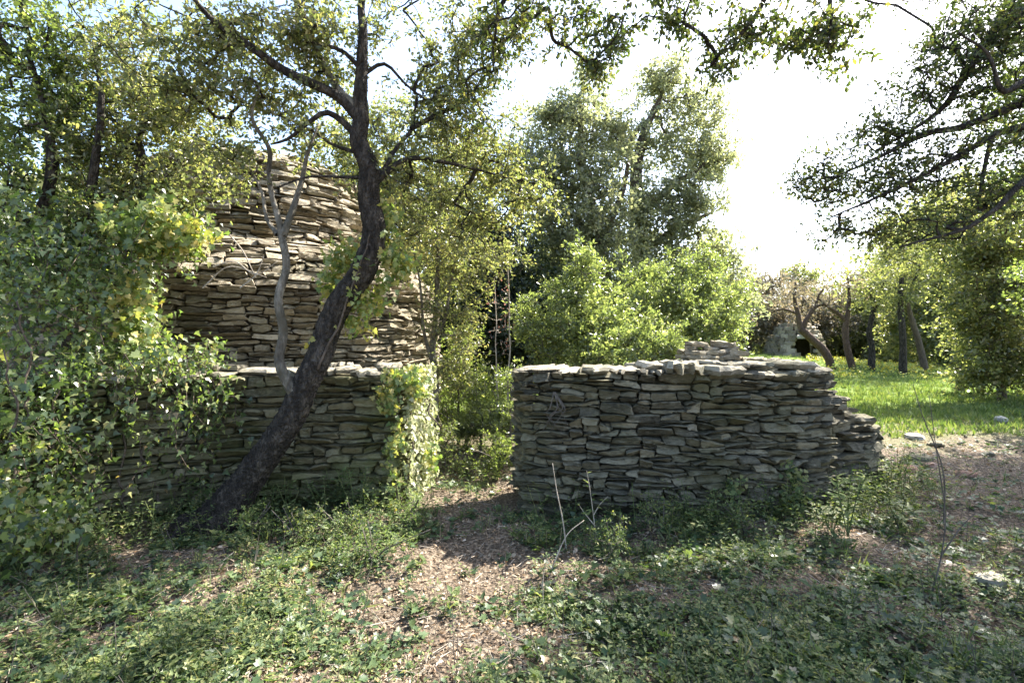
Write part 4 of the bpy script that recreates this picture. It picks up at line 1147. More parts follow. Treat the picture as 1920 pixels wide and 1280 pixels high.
def clumpy(C, k=2.6, lo=-.35):
    q = np.sin(C[:, 0] * k * 1.9 + 2 * np.sin(C[:, 2] * k)) * np.sin(C[:, 2] * k * 2.3 + 1.5 * np.sin(C[:, 0] * k * 1.3)) + .4 * np.sin(C[:, 1] * k * 3 + C[:, 0] * k * 4)
    return C[q > lo]


SHOOTS = []


def strands(St, g, length, step=.032, drift=.25, size=(.03, .065)):
    """leaves along hanging shoots"""
    P_ = []
    for p in St:
        Ln = g.uniform(*length)
        n_ = max(3, int(Ln / step))
        d = nrm(np.array([g.normal(0, drift), g.normal(0, drift) - .05, -1.0]))
        t_ = np.linspace(0, 1, n_)[:, None]
        side = np.array([g.normal(0, .1), g.normal(0, .05), .0])
        q = p + d * t_ * Ln + side * np.sin(t_ * g.uniform(2, 5)) + g.normal(0, .022, (n_, 3))
        P_.append(q)
        SHOOTS.append(q[np.linspace(0, n_ - 1, 6).astype(int)])
    return np.concatenate(P_)


C = clumpy(blobs(BM, g, 4.6, .4))
P = np.repeat(C, 8, 0) + g.normal(0, .085, (len(C) * 8, 3))
St = clumpy(blobs(BM, g, 1.5, .35), 3.1, -.2)
P = np.concatenate([P, strands(St, g, (.15, .7))])
# shoots trailing down the face of the wall
tops = []
for k in range(46):
    s_ = g.uniform(.9, LW.S - 1.35)
    tops.append(LW(s_, g.uniform(1.1, 1.38), g.uniform(.03, .12)))
P = np.concatenate([P, strands(np.array(tops), g, (.1, .75), .03, .1)])
P = P[(P[:, 2] > .03)]
P[:, 2] = np.maximum(P[:, 2], gz(P[:, 0], P[:, 1]) + .02)
D, Nn = facing(len(P), g, (.45, -.35, .65), .6)
S = g.uniform(.028, .066, len(P)) * np.where(g.random(len(P)) < .2, 1.35, 1)
vines = []
for px, py0, py1, Y in ((45, 800, 560, 3.7), (95, 950, 700, 3.8), (230, 960, 720, 4.25), (300, 940, 700, 4.45), (330, 960, 760, 4.55), (270, 900, 690, 4.4), (20, 900, 650, 3.5)):
    vines.append(([at(px, py0, Y), at(px + g.normal(0, 12), (py0 + py1) / 2, Y), at(px + g.normal(0, 22), py1, Y)], .012))
vines.append(([(-4.0, 4.35, 0), (*at(120, 760, 4.5),), (*at(150, 600, 4.5),), (*at(120, 470, 4.6),)], .07))
vines.append(([at(135, 620, 4.5), at(60, 600, 4.4), at(-20, 560, 4.3)], .02))
vv = ((P[:, 0] / P[:, 1] * F + 960) > -10).astype(float) * (P[:, 1] < 4.4) + .2
im = ivy('ivy_mound', 'thick mound of green ivy smothering the end of the mossy wall', P, D, Nn, S, M['ivy'], (-3.9, 4.2, 0), 401, 300, vines=vines, vis=vv)
V, Fs = tubes(np.array(SHOOTS), np.tile(np.linspace(.004, .0015, 6), (len(SHOOTS), 1)), 4)
tag(link('shoots', mesh('shoots', V, Fs), M['bark_brown'], im), kind='stuff')

# brighter ivy hanging beside the hut, sunlight put into its leaf colour
C = blobs([(300, 430, 4.55, 85, 55, .3, 30), (350, 440, 4.6, 30, 40, .2, 10), (255, 580, 4.5, 30, 90, .2, 18)], g, 3.0)
P = np.repeat(C, 9, 0) + g.normal(0, .06, (len(C) * 9, 3))
D, Nn = facing(len(P), g, (.5, -.3, .6), .6)
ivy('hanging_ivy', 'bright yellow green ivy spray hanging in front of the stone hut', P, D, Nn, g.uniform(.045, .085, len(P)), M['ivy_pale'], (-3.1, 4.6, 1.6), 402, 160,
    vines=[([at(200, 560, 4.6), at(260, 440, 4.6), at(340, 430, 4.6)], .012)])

# ivy on the sunlit gateway end of the left wall
n = 1500
s = g.uniform(0, .72, n); z = g.uniform(.05, 1.38, n)
ex = -1.09 + s * .22 + .05 + g.uniform(0, .07, n); ey = 4.86 + s
P = np.stack([ex, ey, z], -1)
D, Nn = facing(n, g, (.9, -.3, .3), .4, .9)
ivy('pillar_ivy', 'ivy with sunlight put into its colour covering the gateway end of the mossy wall', P, D, Nn, g.uniform(.03, .062, n), M['ivy_lit'], (-1.0, 5.2, 0), 403, 200,
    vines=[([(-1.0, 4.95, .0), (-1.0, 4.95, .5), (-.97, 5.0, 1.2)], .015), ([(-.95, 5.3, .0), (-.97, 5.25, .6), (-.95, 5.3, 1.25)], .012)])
C = blobs([(755, 708, 4.85, 40, 16, .15, 20), (728, 745, 4.74, 18, 30, .06, 12), (780, 725, 4.95, 18, 24, .1, 10), (735, 870, 4.76, 7, 90, .04, 7), (805, 860, 5.2, 6, 50, .05, 5), (742, 800, 4.76, 8, 60, .04, 6)], g, 1.6)
P = np.repeat(C, 9, 0) + g.normal(0, .035, (len(C) * 9, 3))
D, Nn = facing(len(P), g, (.5, -.6, .5), .5)
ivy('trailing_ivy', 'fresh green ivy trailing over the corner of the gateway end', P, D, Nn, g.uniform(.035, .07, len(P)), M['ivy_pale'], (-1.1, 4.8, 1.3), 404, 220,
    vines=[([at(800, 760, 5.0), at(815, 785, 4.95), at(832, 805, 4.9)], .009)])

# ivy climbing the leaning trunk
C = blobs([(735, 480, 4.6, 30, 60, .15, 24), (645, 480, 4.7, 35, 50, .15, 22), (700, 560, 4.65, 50, 40, .15, 20), (665, 600, 4.6, 30, 30, .12, 10), (620, 520, 4.7, 25, 50, .12, 16), (725, 400, 4.6, 22, 40, .1, 10), (600, 640, 4.45, 20, 20, .1, 4), (760, 500, 4.7, 18, 30, .1, 8), (672, 540, 4.4, 12, 60, .05, 4)], g, 1.5)
P = np.repeat(C, 7, 0) + g.normal(0, .045, (len(C) * 7, 3))
D, Nn = facing(len(P), g, (.5, .1, .7), .7)
ivy('climbing_ivy', 'yellowing ivy climbing the leaning dark trunk', P, D, Nn, g.uniform(.04, .075, len(P)), M['ivy_pale'], (-1.5, 4.5, 1.9), 405, 260,
    vines=[([at(600, 690, 4.38), at(650, 560, 4.4), at(700, 440, 4.38)], .012)])

# ivy patch low on the right wall
C = blobs([(1480, 890, 4.62, 40, 26, .05, 12), (1370, 900, 4.5, 24, 24, .04, 5), (1500, 935, 4.6, 50, 20, .06, 8), (1360, 925, 4.5, 30, 16, .05, 4)], g, 1.5)
P = np.repeat(C, 8, 0) + g.normal(0, .035, (len(C) * 8, 3))
D, Nn = facing(len(P), g, (.2, -.8, .5), .4)
ivy('wall_ivy', 'small patch of dark ivy low on the shaded grey wall', P, D, Nn, g.uniform(.03, .055, len(P)), M['herb'], (2.4, 4.6, .5), 406, 80)
# dry roots hanging on the right wall
for lab, px, py0, py1 in (('dry tangled roots hanging on the grey wall near the gateway', 1040, 735, 820),):
    o = empty('dry_vine', at(px, py0, 4.75), lab, 'vine')
    for k in range(6):
        A = [at(px + g.normal(0, 3), py0, 4.72), at(px + g.normal(0, 12), py0 + 30, 4.66), at(px + g.normal(0, 18), (py0 + py1) / 2, 4.66), at(px + g.normal(0, 18), py1 - g.uniform(0, 30), 4.68)]
        V, Fs = tube(catmull(A, 16), np.linspace(.006, .002, 16), 5)
        link('root', mesh('root', V, Fs, True), M['twig'], o)


# ------------------------------------------------------------------ ground cover
def inside_wall(P):
    """true where a point would be inside one of the walls or the hut"""
    bad = np.hypot(P[:, 0] - TC[0], P[:, 1] - TC[1]) < 2.95
    for pth, th in ((RW, .78), (ST, .6), (LW, .74)):
        for s in np.linspace(0, pth.S, 26):
            x, y, _ = pth(s, 0, -th / 2)
            bad |= np.hypot(P[:, 0] - x, P[:, 1] - y) < th / 2 - .0
    return bad


def scatter(n, g, y0=1.2, y1=9.0, a=1.3, spread=1.25):
    u = g.random(n)
    k = 1 - a
    Y = (y0 ** k + u * (y1 ** k - y0 ** k)) ** (1 / k)
    X = g.uniform(-1, 1, n) * (Y * spread + .3)
    P = np.stack([X, Y, gz(X, Y)], -1)
    return P[~inside_wall(P)]


def patch(x, y, k=1.0, o=0.0):
    """uneven clumps, about 0..1"""
    v = np.sin(x * 2.3 * k + 1.7 * np.sin(y * 1.9 * k + o)) * np.sin(y * 2.9 * k + 1.3 * np.sin(x * 2.1 * k - o)) + .6 * np.sin(x * 6.7 * k + o + np.sin(y * 5 * k)) * np.sin(y * 7.9 * k + 2 * np.sin(x * 4 * k))
    return v


def path_mask(P):
    """near 0 on the trodden leaf litter, 1 in the greenery"""
    x, y = P[:, 0], P[:, 1]
    q = patch(x, y)
    c = -.42 + .10 * np.sin(y * 1.4) + .22 * ss(3.6, 4.6, y)
    w = .50 - .15 * ss(3.6, 4.6, y)
    m1 = ss(w - .3, w + .35, np.abs(x - c) + q * .26)
    m2 = 1 - ss(.0, .7, (x - 3.1) * .8 + (y - 4.3) * .35 + q * .25) * ss(2.8, 3.6, y) * (1 - ss(9, 13, y))
    m3 = .14 + .86 * ss(-.6, .45, q + .12 * ss(.3, 1.2, x))
    return np.clip(.30 * ss(-.3, .5, patch(x, y, 1.7, 3.0)) + m1 * (.12 + .88 * m2) * m3, 0, 1)


g = rng(500)
# fallen leaves and sticks
P = scatter(90000, g, 1.2, 11, 1.35)
P[:, 2] += g.uniform(.0, .02, len(P))
D = nrm(g.normal(0, 1, P.shape) * [1, 1, .25]); Nn = nrm(g.normal(0, .7, P.shape) + [0, 0, 1])
V, Fs = cloud(P, D, Nn, (.008 + .026 * g.random(len(P)) ** 1.8) * (1 + .06 * P[:, 1]), CURL, g.uniform(.35, 1.3, len(P)))
tag(link('fallen_leaves', mesh('fallen_leaves', V, Fs), M['litter']), 'dry brown fallen leaves strewn over the woodland floor', kind='stuff')
P = scatter(9000, g, 1.3, 10, 1.35)
P[:, 2] += g.uniform(.005, .03, len(P))
D = nrm(g.normal(0, 1, P.shape) * [1, 1, .12])
V, Fs = cloud(P, D, nrm(g.normal(0, .4, P.shape) + [0, 0, 1]), g.uniform(.04, .04 + .16 * g.random(len(P)) ** 2, len(P)), STICK)
# keep sticks thin whatever their length
tag(link('fallen_twigs', mesh('fallen_twigs', V, Fs), M['twig_pale']), 'thin dry twigs scattered over the leaf litter', kind='stuff')


def plants(name, label, n, mt, T, size, hgt, per, g, y0=1.3, y1=8.0, keep=None, a=1.3, lean=.9, stem=True):
    P = scatter(n, g, y0, y1, a)
    m = path_mask(P)
    if keep is not None: m = keep(P, m)
    P = P[g.random(len(P)) < m]
    if len(P) == 0: return
    q = len(P)
    H = g.uniform(hgt[0], hgt[1], q)
    A = nrm(g.normal(0, .35, (q, 3)) + [0, 0, 1])
    t_ = g.uniform(.25, 1, (q, per))
    base = P[:, None] + A[:, None] * (H[:, None] * t_)[..., None]
    th = g.uniform(0, 6.28, (q, per))
    Dd = np.stack([np.cos(th), np.sin(th), g.uniform(-.3, .5, (q, per))], -1) * lean + A[:, None] * (1 - lean)
    L = base + Dd * g.uniform(.0, .03, (q, per, 1))
    Nn = nrm(np.stack([-np.cos(th) * .3, -np.sin(th) * .3, np.ones_like(th)], -1) + g.normal(0, .35, L.shape))
    S = g.uniform(size[0], size[1], (q, per)) * (1 + .04 * P[:, 1:2])
    parts = [cloud(L.reshape(-1, 3), Dd.reshape(-1, 3), Nn.reshape(-1, 3), S.ravel(), T)]
    if stem:
        parts.append(cloud(P, A, np.tile([0, -1., 0], (q, 1)), H, THIN))
    V, Fs = join(parts)
    tag(link(name, mesh(name, V, Fs), M[mt]), label, kind='stuff')


plants('ground_ivy', 'low dark ivy leaves creeping over the woodland floor', 17000, 'ivy_ground', IVY, (.022, .055), (.015, .07), 4, g, stem=False)
plants('low_herbs', 'small rounded green herb leaves between the fallen leaves', 20000, 'herb', KITE2, (.014, .034), (.02, .13), 8, g)
plants('leafy_undergrowth', 'taller clumps of leafy weeds standing in the ground cover', 4200, 'herb', KITE2, (.018, .042), (.10, .26), 14, g, 1.6, 7.0, lambda P, m: m * ss(.15, .9, patch(P[:, 0], P[:, 1], .8, 2.0)))
plants('gateway_undergrowth', 'tangled leafy undergrowth choking the gateway floor', 1500, 'herb', KITE2, (.02, .045), (.06, .30), 12, g, 5.2, 9.5, lambda P, m: (np.abs(P[:, 0] + .45) < .75) * ss(-.6, .5, patch(P[:, 0], P[:, 1], 1.5) + .5 * (P[:, 0] + .45)), .99)
plants('light_herbs', 'pale green seedlings in sunny gaps of the ground cover', 6500, 'herb_light', KITE2, (.014, .03), (.03, .12), 7, g)
plants('broadleaf_weeds', 'broad leaved rosettes dotted through the ground cover', 900, 'herb', KITE2, (.045, .085), (.01, .05), 7, g, lean=.95, stem=False)
plants('creeping_ivy', 'larger glossy ivy leaves creeping in patches over the litter', 3000, 'ivy', IVY, (.035, .07), (.02, .08), 4, g, 1.3, 6.0, lambda P, m: m * ss(-.1, .5, patch(P[:, 0], P[:, 1], .9, 4.0)), stem=False)
P = scatter(900, g, 1.6, 8, 1.2)
A = nrm(g.normal(0, .35, P.shape) + [0, 0, 1])
V, Fs = cloud(P, A, np.tile([0, -1., 0], (len(P), 1)), g.uniform(.08, .28, len(P)), THIN)
tag(link('dry_stems', mesh('dry_stems', V, Fs), M['twig']), 'thin upright dry stems standing in the ground cover', kind='stuff')
# weeds crowd the foot of the walls
def near_wall(P, m):
    d = np.full(len(P), 9.0)
    for pth in (RW, ST, LW):
        for s in np.linspace(0, pth.S, 40):
            x, y, _ = pth(s, 0, .0)
            d = np.minimum(d, np.hypot(P[:, 0] - x, P[:, 1] - y))
    return np.clip(1.15 - d / .6, 0, 1) * ss(-.9, .5, patch(P[:, 0], P[:, 1], 1.3, 1.0)) * (P[:, 1] < 6) * np.clip(np.abs(P[:, 0] + .4) * 2 - .7, 0, 1)


plants('wall_weeds', 'knee high leafy weeds crowding the foot of the stone walls', 11000, 'herb', KITE2, (.022, .045), (.10, .42), 14, g, 3.0, 6.0, near_wall, 1.01)
plants('wall_weeds', 'yellow green leafy shoots among the weeds along the walls', 4500, 'herb_light', KITE2, (.02, .04), (.12, .45), 13, g, 3.0, 6.0, near_wall, 1.01)


def tufts(name, label, n, mt, g, y0, y1, hgt, keep=None, a=1.3, per=7, wide=1.0, xr=None, spread=1.25):
    P = scatter(n, g, y0, y1, a, spread)
    if xr: P = P[(P[:, 0] > xr[0](P[:, 1])) & (P[:, 0] < xr[1](P[:, 1]))]
    m = path_mask(P) if keep is None else keep(P)
    P = P[g.random(len(P)) < m]
    q = len(P)
    B = np.repeat(P, per, 0) + g.normal(0, .012 * wide, (q * per, 3)) * [1, 1, 0]
    A = nrm(g.normal(0, .38, B.shape) + [0, 0, 1])
    Hh = g.uniform(hgt[0], hgt[1], len(B))
    V, Fs = cloud(B, A, nrm(g.normal(0, 1, B.shape) * [1, 1, .2]), Hh, BLADE, np.full(len(B), wide))
    tag(link(name, mesh(name, V, Fs), M[mt]), label, kind='stuff')


tufts('grass_tufts', 'thin grass blades sprouting through the leaf litter', 2200, 'grass', g, 1.3, 8, (.05, .15))
tufts('meadow_grass', 'sunlit short bright green meadow grass beyond the walls', 60000, 'meadow', g, 8.5, 42, (.06, .16), keep=lambda P: np.clip(.25 + ss(9, 14, P[:, 1]), 0, 1), a=1.5, per=4, wide=3.2,
      xr=(lambda y: y * .33, lambda y: y * 1.2), spread=1.25)
# yellow flowers in a band at the far side of the meadow
n = 7500
Y = g.uniform(20, 34, n); X = Y * g.uniform(.58, 1.04, n)
k = g.random(n) < np.clip(np.sin(X * 1.1) * .5 + .7, 0, 1)
X, Y = X[k], Y[k]
P = np.stack([X, Y, gz(X, Y) + g.uniform(.12, .25, len(X))], -1)
V, Fs = cloud(P, nrm(g.normal(0, 1, P.shape)), nrm(g.normal(0, .5, P.shape) + [0, -.5, .6]), g.uniform(.06, .12, len(P)), KITE, np.full(len(P), 1.6))
tag(link('yellow_flowers', mesh('yellow_flowers', V, Fs), M['flower']), 'band of small yellow flowers across the far meadow', kind='stuff')
# pebbles on the path
n = 160
P = scatter(n * 3, g, 2.2, 14, 1.2)
P = P[(path_mask(P) < .4)][:n]
Ico = T_([(-.5, -.4, 0), (.5, -.45, 0), (.45, .5, 0), (-.5, .4, 0), (0, 0, .45)], [(0, 1, 4), (1, 2, 4), (2, 3, 4), (3, 0, 4)])
V, Fs = cloud(P, nrm(g.normal(0, 1, P.shape) * [1, 1, .1]), np.tile([0, 0, 1.], (len(P), 1)), g.uniform(.015, .06, len(P)), Ico)
tag(link('pebbles', mesh('pebbles', V, Fs), M['stone_slab']), 'small pale pebbles on the trodden leafy paths', kind='stuff')


# ------------------------------------------------------------------ loose stones
def rock(name, label, c, size, mt, seed, group=None):
    g = rng(seed)
    V, Fs = [], []
    nu, nv = 12, 7
    th = np.linspace(0, 2 * np.pi, nu, endpoint=False); ph = np.linspace(-1.2, 1.4, nv)
    n1 = noise1(seed); n2 = noise1(seed + 1)
    for p in ph:
        for a in th:
            d = np.array([math.cos(p) * math.cos(a), math.cos(p) * math.sin(a), math.sin(p)])
            r = 1 + .22 * float(n1(d[0] * 2 + d[2] * 3)) + .2 * float(n2(d[1] * 3 - d[2] * 2)) + g.normal(0, .05)
            d[:2] = np.sign(d[:2]) * np.abs(d[:2]) ** .85
            V.append(np.array([0, 0, 0]) + d * r * np.array(size) / 2)
    idx = np.arange(nu * nv).reshape(nv, nu)
    q = np.stack([idx[:-1], np.roll(idx, -1, 1)[:-1], np.roll(idx, -1, 1)[1:], idx[1:]], -1).reshape(-1, 4)
    V = rough(np.array(V), .02 * max(size)) * [1, 1, 1] if max(size) < .9 else np.array(V)
    me = mesh(name, np.array(V), [q, idx[-1:], idx[:1][:, ::-1]], True); me.set_sharp_from_angle(angle=R(30))
    o = link(name, me, mt, None, c)
    o.rotation_euler = (0, 0, g.uniform(0, 3))
    tag(o, label, 'rock', group)
    return o


M['stone_red'] = stone_mat('reddish limestone', [(.22, .12, .08), (.32, .18, .12), (.40, .25, .18), (.45, .32, .25)], moss_amt=.15)


def on_ground(px, py, Y=None):
    Y = F * CZ / (py - 640)
    for _ in range(4):
        x = (px - 960) / F * Y
        Y = F * (CZ - float(gz(x, Y))) / (py - 640)
    x = (px - 960) / F * Y
    return np.array([x, Y, float(gz(x, Y))])


for i, (px, py, sz, mt, lab) in enumerate([
    (1860, 1095, (.20, .15, .13), 'stone_slab', 'pale rounded rock half sunk among weeds beside the path'),
    (1877, 790, (.24, .2, .15), 'stone_pale', 'white rock lying alone on the far side of the leafy path'),
    (1722, 862, (.30, .22, .12), 'stone_grey', 'flat grey slab fallen beside the stepped wall end'),
    (1700, 880, (.3, .25, .10), 'stone_red', 'reddish flat stone leaning at the foot of the stepped wall end'),
    (1738, 905, (.20, .16, .10), 'stone_red', 'angular reddish stone on the path below the grey slab'),
    (1808, 892, (.24, .16, .11), 'stone_red', 'reddish block on the open path farthest from the wall end'),
    (1755, 840, (.24, .2, .10), 'stone_grey', 'thin grey slab lying behind the other fallen stones'),
    (1715, 820, (.3, .24, .12), 'stone_pale', 'pale stone against the rear of the stepped wall end'),
    (1612, 762, (.3, .2, .06), 'stone_pale', 'flat pale stone lying in the meadow grass close to the wall'),
    (1660, 748, (.3, .2, .06), 'stone_pale', 'flat bluish stone lying in the open meadow'),
    (1455, 687, (1.2, .8, .35), 'stone_red', 'low pinkish boulder in the sunlit grass behind the wall')]):
    p = on_ground(px, py)
    if px == 1455: p = np.array([(1455 - 960) / F * 27, 27, float(gz(14, 27)) + .1])
    rock('rock', lab, p + [0, 0, sz[2] * .12], sz, M[mt], 600 + i)

g = rng(650)
for i in range(12):
    big, hue, far_ = i % 2, (i // 2) % 3, i // 6
    px, py = ((1700 + g.uniform(0, 60), 850 + g.uniform(-8, 70)) if far_ == 0 else (1780 + g.uniform(0, 90), 820 + g.uniform(0, 110)))
    sz = g.uniform(.12, .17) if big else g.uniform(.06, .09)
    p = on_ground(px, py)
    lab = ('%s %s stone fallen in the litter %s' % (('tiny', 'fist sized')[big], ('dark grey', 'pale grey', 'reddish')[hue], ('close against the stepped wall end', 'out on the open leafy path')[far_]))
    rock('small_stone', lab, p + [0, 0, .01], (sz, sz * g.uniform(.6, .9), sz * g.uniform(.4, .7)), M[['stone_grey', 'stone_slab', 'stone_red'][hue]], 651 + i, 'small stones fallen at the broken wall end')


# far ruined hut: a mound of pale stones with a dark doorway
def far_hut():
    g = rng(700)
    c = np.array([(1490 - 960) / F * 33, 33.0, 0]); c[2] = float(gz(c[0], c[1]))
    root = empty('ruined_hut', c, 'distant collapsed round stone hut at the top of the meadow', 'stone hut')
    Rr, Hh = 1.55, 2.1
    for lay in range(9):
        z = lay / 9 * Hh
        rr = Rr * (1 - (lay / 9) ** 2.2) ** .5
        n = max(4, int(rr * 2 * math.pi / .5))
        for i in range(n):
            a = 2 * math.pi * (i + .5 * (lay % 2)) / n + g.normal(0, .04)
            if -2.0 < a - 2 * math.pi * (a > math.pi) < -1.25 and lay < 5: continue
            V, Fs = slab_geo(c + [math.cos(a) * rr, math.sin(a) * rr, z + .12], np.array([-math.sin(a), math.cos(a), 0]), np.array([math.cos(a), math.sin(a), 0]), .58, .4, .25, g, 4, 3, g.uniform(-.2, .2), .15)
            put_piece('stone', V, Fs, M['stone_tan'], root)
    V, Fs = slab_geo(c + [math.cos(-1.62) * Rr, math.sin(-1.62) * Rr, 1.22], np.array([1, .0, 0]), np.array([0, 1., 0]), 1.3, .45, .2, g, 5, 4, 0, .1)
    put_piece('lintel', V, Fs, M['stone_pale'], root)
    th = np.linspace(0, 2 * np.pi, 24, endpoint=False)
    zs = np.linspace(0, .95, 6)
    P = np.array([[(c[0] + math.cos(t) * Rr * .8 * (1 - z ** 2.2) ** .5, c[1] + math.sin(t) * Rr * .8 * (1 - z ** 2.2) ** .5, c[2] + z * Hh) for t in th] for z in zs])
    idx = np.arange(6 * 24).reshape(6, 24)
    q = np.stack([idx[:-1], np.roll(idx, -1, 1)[:-1], np.roll(idx, -1, 1)[1:], idx[1:]], -1)
    keep = [q[r_, k] for r_ in range(5) for k in range(24) if not (r_ < 3 and 16 <= k <= 18)]
    link('rubble_core', mesh('rubble_core', P.reshape(-1, 3), [np.array(keep), idx[-1:]]), M['stone_grey'], root)


far_hut()


# ------------------------------------------------------------------ single plants
def weed(name, label, base, stems, seed, leaf, T, size, n, stem_mat='herb', r=.004, cat='plant', group=None, spread=1.0):
    """stems: list of world point lists; leaves along their upper part; every leaf is a part"""
    g = rng(seed)
    root = empty(name, base, label, cat, group)
    V0, F0 = T
    me0 = mesh('leaf', V0, F0); me0.materials.append(M[leaf])
    from mathutils import Matrix
    for st in stems:
        Cc = catmull(np.array(st, float), 18)
        V, Fs = tube(Cc, np.linspace(r, r * .35, 18), 5)
        link('stem', mesh('stem', V, Fs, True), M[stem_mat], root)
        for k in range(n):
            t_ = g.uniform(.3, 1)
            p = Cc[int(t_ * 17)]
            a = g.uniform(0, 6.28)
            D = nrm(np.array([math.cos(a), math.sin(a), g.uniform(-.1, .7)]))[None]
            Nn = nrm(np.array([-math.cos(a) * .4, -math.sin(a) * .4, 1]) + g.normal(0, .2, 3))[None]
            x, y, z = basis(D, Nn)
            s = g.uniform(*size) * (1.15 - .5 * t_) * spread
            o = bpy.data.objects.new('leaf', me0)
            o.parent = root
            q = p - np.array(base)
            o.matrix_basis = Matrix(((x[0][0] * s, y[0][0] * s, z[0][0] * s, q[0]), (x[0][1] * s, y[0][1] * s, z[0][1] * s, q[1]), (x[0][2] * s, y[0][2] * s, z[0][2] * s, q[2]), (0, 0, 0, 1)))
            COL.objects.link(o)
    return root


def px_stem(*pts):
    return [at(*p) for p in pts]


weed('sapling', 'young sapling with a few yellow green leaves before the grey wall', on_ground(1118, 1010), [px_stem((1118, 1012, 4.0), (1112, 960, 4.0), (1105, 910, 4.0), (1100, 882, 4.0)), px_stem((1113, 965, 4.0), (1125, 945, 3.98), (1140, 930, 3.95)), px_stem((1115, 985, 4.0), (1095, 960, 3.98), (1085, 945, 3.95))],
     800, 'herb_light', KITE2, (.045, .075), 9, 'twig_pale', .005)
weed('bare_twig', 'upright bare pinkish twig standing before the grey wall', on_ground(1062, 1030), [px_stem((1062, 1032, 3.9), (1056, 980, 3.9), (1044, 920, 3.9), (1036, 868, 3.9))], 801, 'litter', KITE, (.01, .016), 9, 'twig_pale', .007)
weed('bare_twig', 'long bowed dry stem arching from the litter to the right', on_ground(1028, 1085), [px_stem((1028, 1085, 3.5), (1045, 1040, 3.5), (1065, 1000, 3.55), (1095, 975, 3.6))], 802, 'litter', KITE, (.01, .016), 3, 'twig_pale', .006)
weed('bare_twig', 'thin dry stem fallen outward beside the path patch', on_ground(1020, 1110), [px_stem((1020, 1150, 3.2), (1018, 1090, 3.2), (1026, 1040, 3.2))], 803, 'litter', KITE, (.01, .014), 3, 'twig_pale', .004)
weed('fern_plant', 'light green feathery plant at the gateway corner of the grey wall', on_ground(980, 1025), [px_stem((980, 1030, 4.1), (972 + dx * .4, 1000, 4.1), (975 + dx, 975 + abs(dx) * .4, 4.05)) for dx in (-32, -16, 0, 14, 28)],
     804, 'herb_light', LANCE, (.04, .07), 16, 'herb_light', .003)
for i, (px, py, top, Y, lab) in enumerate([(1590, 1005, 872, 3.95, 'tall weed with whorls of narrow leaves before the broken wall end'), (1560, 1000, 935, 4.1, 'shorter narrow leaved weed against the shaded wall end'),
                                            (1690, 1000, 930, 4.0, 'narrow leaved weed at the foot of the stepped wall by the path')]):
    b = on_ground(px, py)
    Y = b[1]
    weed('leafy_weed', lab, b, [[b, at(px - 3 + d, (py + top) / 2, Y), at(px + d * 2, top + abs(d) * .8, Y)] for d in (-12, 4, 18)], 810 + i, 'herb_light' if i < 1 else 'herb', LANCE, (.12, .20), 18, 'herb', .006)
# bare young sapling by the path
b = on_ground(1755, 1110)
weed('thin_sapling', 'thin bare sapling with dark wiry stems beside the path', b, [px_stem((1745, 1120, b[1]), (1765, 1040, b[1]), (1772, 960, b[1]), (1755, 840, b[1]), (1742, 740, b[1] + .05)), px_stem((1770, 980, b[1]), (1768, 880, b[1]), (1730, 780, b[1]), (1712, 720, b[1])),
     px_stem((1766, 1040, b[1]), (1800, 990, b[1]), (1830, 960, b[1]))], 820, 'herb', KITE2, (.015, .03), 5, 'twig', .0055)
# dead shrub with reddish twigs in the gateway
t = Tree('dead_shrub', 'dead shrub of bare pinkish twigs behind the gateway', (*at(945, 830, 7.6)[:2], 0), 33, M['twig_pale'], 'shrub')
t.limb('stem', [(950, 850, 7.6, .018), (952, 760, 7.6, .015), (955, 640, 7.6, .012), (953, 490, 7.6, .006)], 6)
t.limb('stem', [(940, 850, 7.5, .014), (932, 740, 7.5, .012), (930, 640, 7.5, .009), (928, 520, 7.5, .005)], 6)
C = blobs([(940, 600, 7.6, 36, 110, .25, 60), (925, 700, 7.5, 30, 60, .2, 24)], t.g)
t.grow(C, .0028, 3, .3)
t.leaves(C[:30], 4, .08, .03, KITE, M['dead_red'], spr=2)
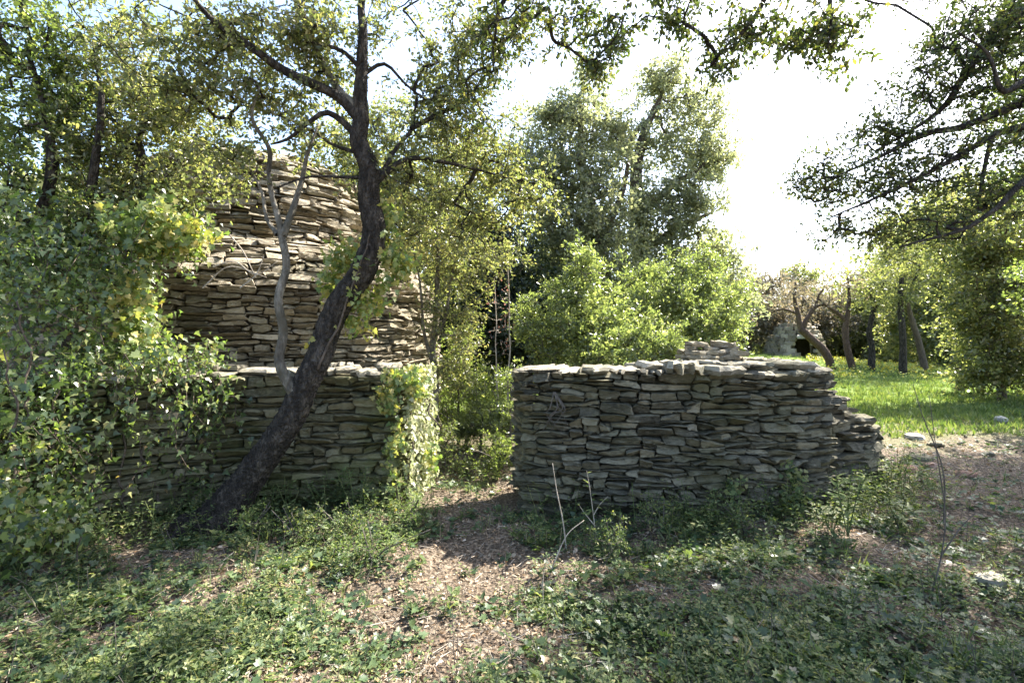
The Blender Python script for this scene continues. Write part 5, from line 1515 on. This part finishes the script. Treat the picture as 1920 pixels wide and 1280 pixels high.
# leafy shrubs in front of the mossy wall
for i, (px, py, lab, lf, w) in enumerate([(470, 1010, 'small yellow green shrub at the foot of the leaning trunk', 'herb_light', 60), (560, 1020, 'low leafy shrub below the fork of the leaning tree', 'herb', 55), (700, 1050, 'sunlit shrub with tiny leaves left of the litter patch', 'herb_light', 80),
                                          (640, 1010, 'low dark leaved shrub along the mossy wall', 'herb', 60), (770, 990, 'small shrub at the corner of the gateway end', 'herb_light', 30), (1240, 1000, 'low green shrub before the middle of the grey wall', 'herb', 60), (1400, 1010, 'spreading light shrub before the darkest part of the grey wall', 'herb', 70),
                                          (1140, 1040, 'thin low shrub in the shade before the young sapling', 'herb', 50)]):
    b = on_ground(px, py)
    t = Tree('low_shrub', lab, b, 840 + i, M['twig'], 'shrub')
    for k in range(3):
        dx = t.g.normal(0, .08)
        t.limb_w('stem', [(b[0], b[1], b[2] - .03, .006), (b[0] + dx * .5, b[1] + t.g.normal(0, .04), b[2] + .12, .005), (b[0] + dx * 2, b[1] + t.g.normal(0, .06), b[2] + .28, .003)], 5, 10, 0)
    C = blobs([(px, py - 38, b[1], w, 36, .22, 44)], t.g)
    C[:, 2] = np.maximum(C[:, 2], b[2] + .03)
    t.grow(C, .0016, 3, .3)
    t.leaves(C, 22, .07, .024, KITE2, M[lf], up=.8)
# dry twigs against the hut
o = empty('dead_branch', at(430, 520, 4.75), 'dry pale branch tangled in front of the stone hut', 'branch')
for pts in [[(380, 490, 4.8), (395, 455, 4.8), (430, 450, 4.8)], [(430, 440, 4.7), (455, 470, 4.7), (470, 500, 4.7), (480, 520, 4.7)], [(400, 500, 4.7), (440, 490, 4.7), (480, 515, 4.7), (520, 490, 4.7)], [(450, 540, 4.7), (480, 515, 4.7), (495, 480, 4.7)], [(380, 540, 4.7), (430, 500, 4.7), (500, 520, 4.7)]]:
    V, Fs = tube(catmull([at(*p) for p in pts], 14), np.linspace(.008, .003, 14), 5)
    link('twig', mesh('twig', V, Fs, True), M['twig_pale'], o)

# repeats of a kind share a group
GROUPS = {'low_shrub': 'low shrubs at the foot of the walls', 'rock': 'loose rocks on the path and meadow', 'bare_tree': 'reddish bare trees at the meadow edge', 'dark_trunk_tree': 'dark slim trees at the meadow edge',
          'laurel_bush': 'laurel bushes behind the grey wall', 'green_bush': 'bushes growing in the gateway', 'bare_twig': 'bare dry twigs before the grey wall', 'leafy_weed': 'narrow leaved weeds by the wall end',
          'grey_oak_tree': 'tall grey green oaks beyond the gateway', 'far_tree': 'trees along the far side of the meadow', 'brown_tree': 'trees along the far side of the meadow', 'thicket_tree': 'dense trees on the edge of the path', 'stone_wall': 'dry stone walls of the enclosure'}
for o in list(SC.objects):
    if o.parent is None and 'category' in o:
        k = o.name.split('.')[0]
        if k in GROUPS and 'group' not in o: o['group'] = GROUPS[k]
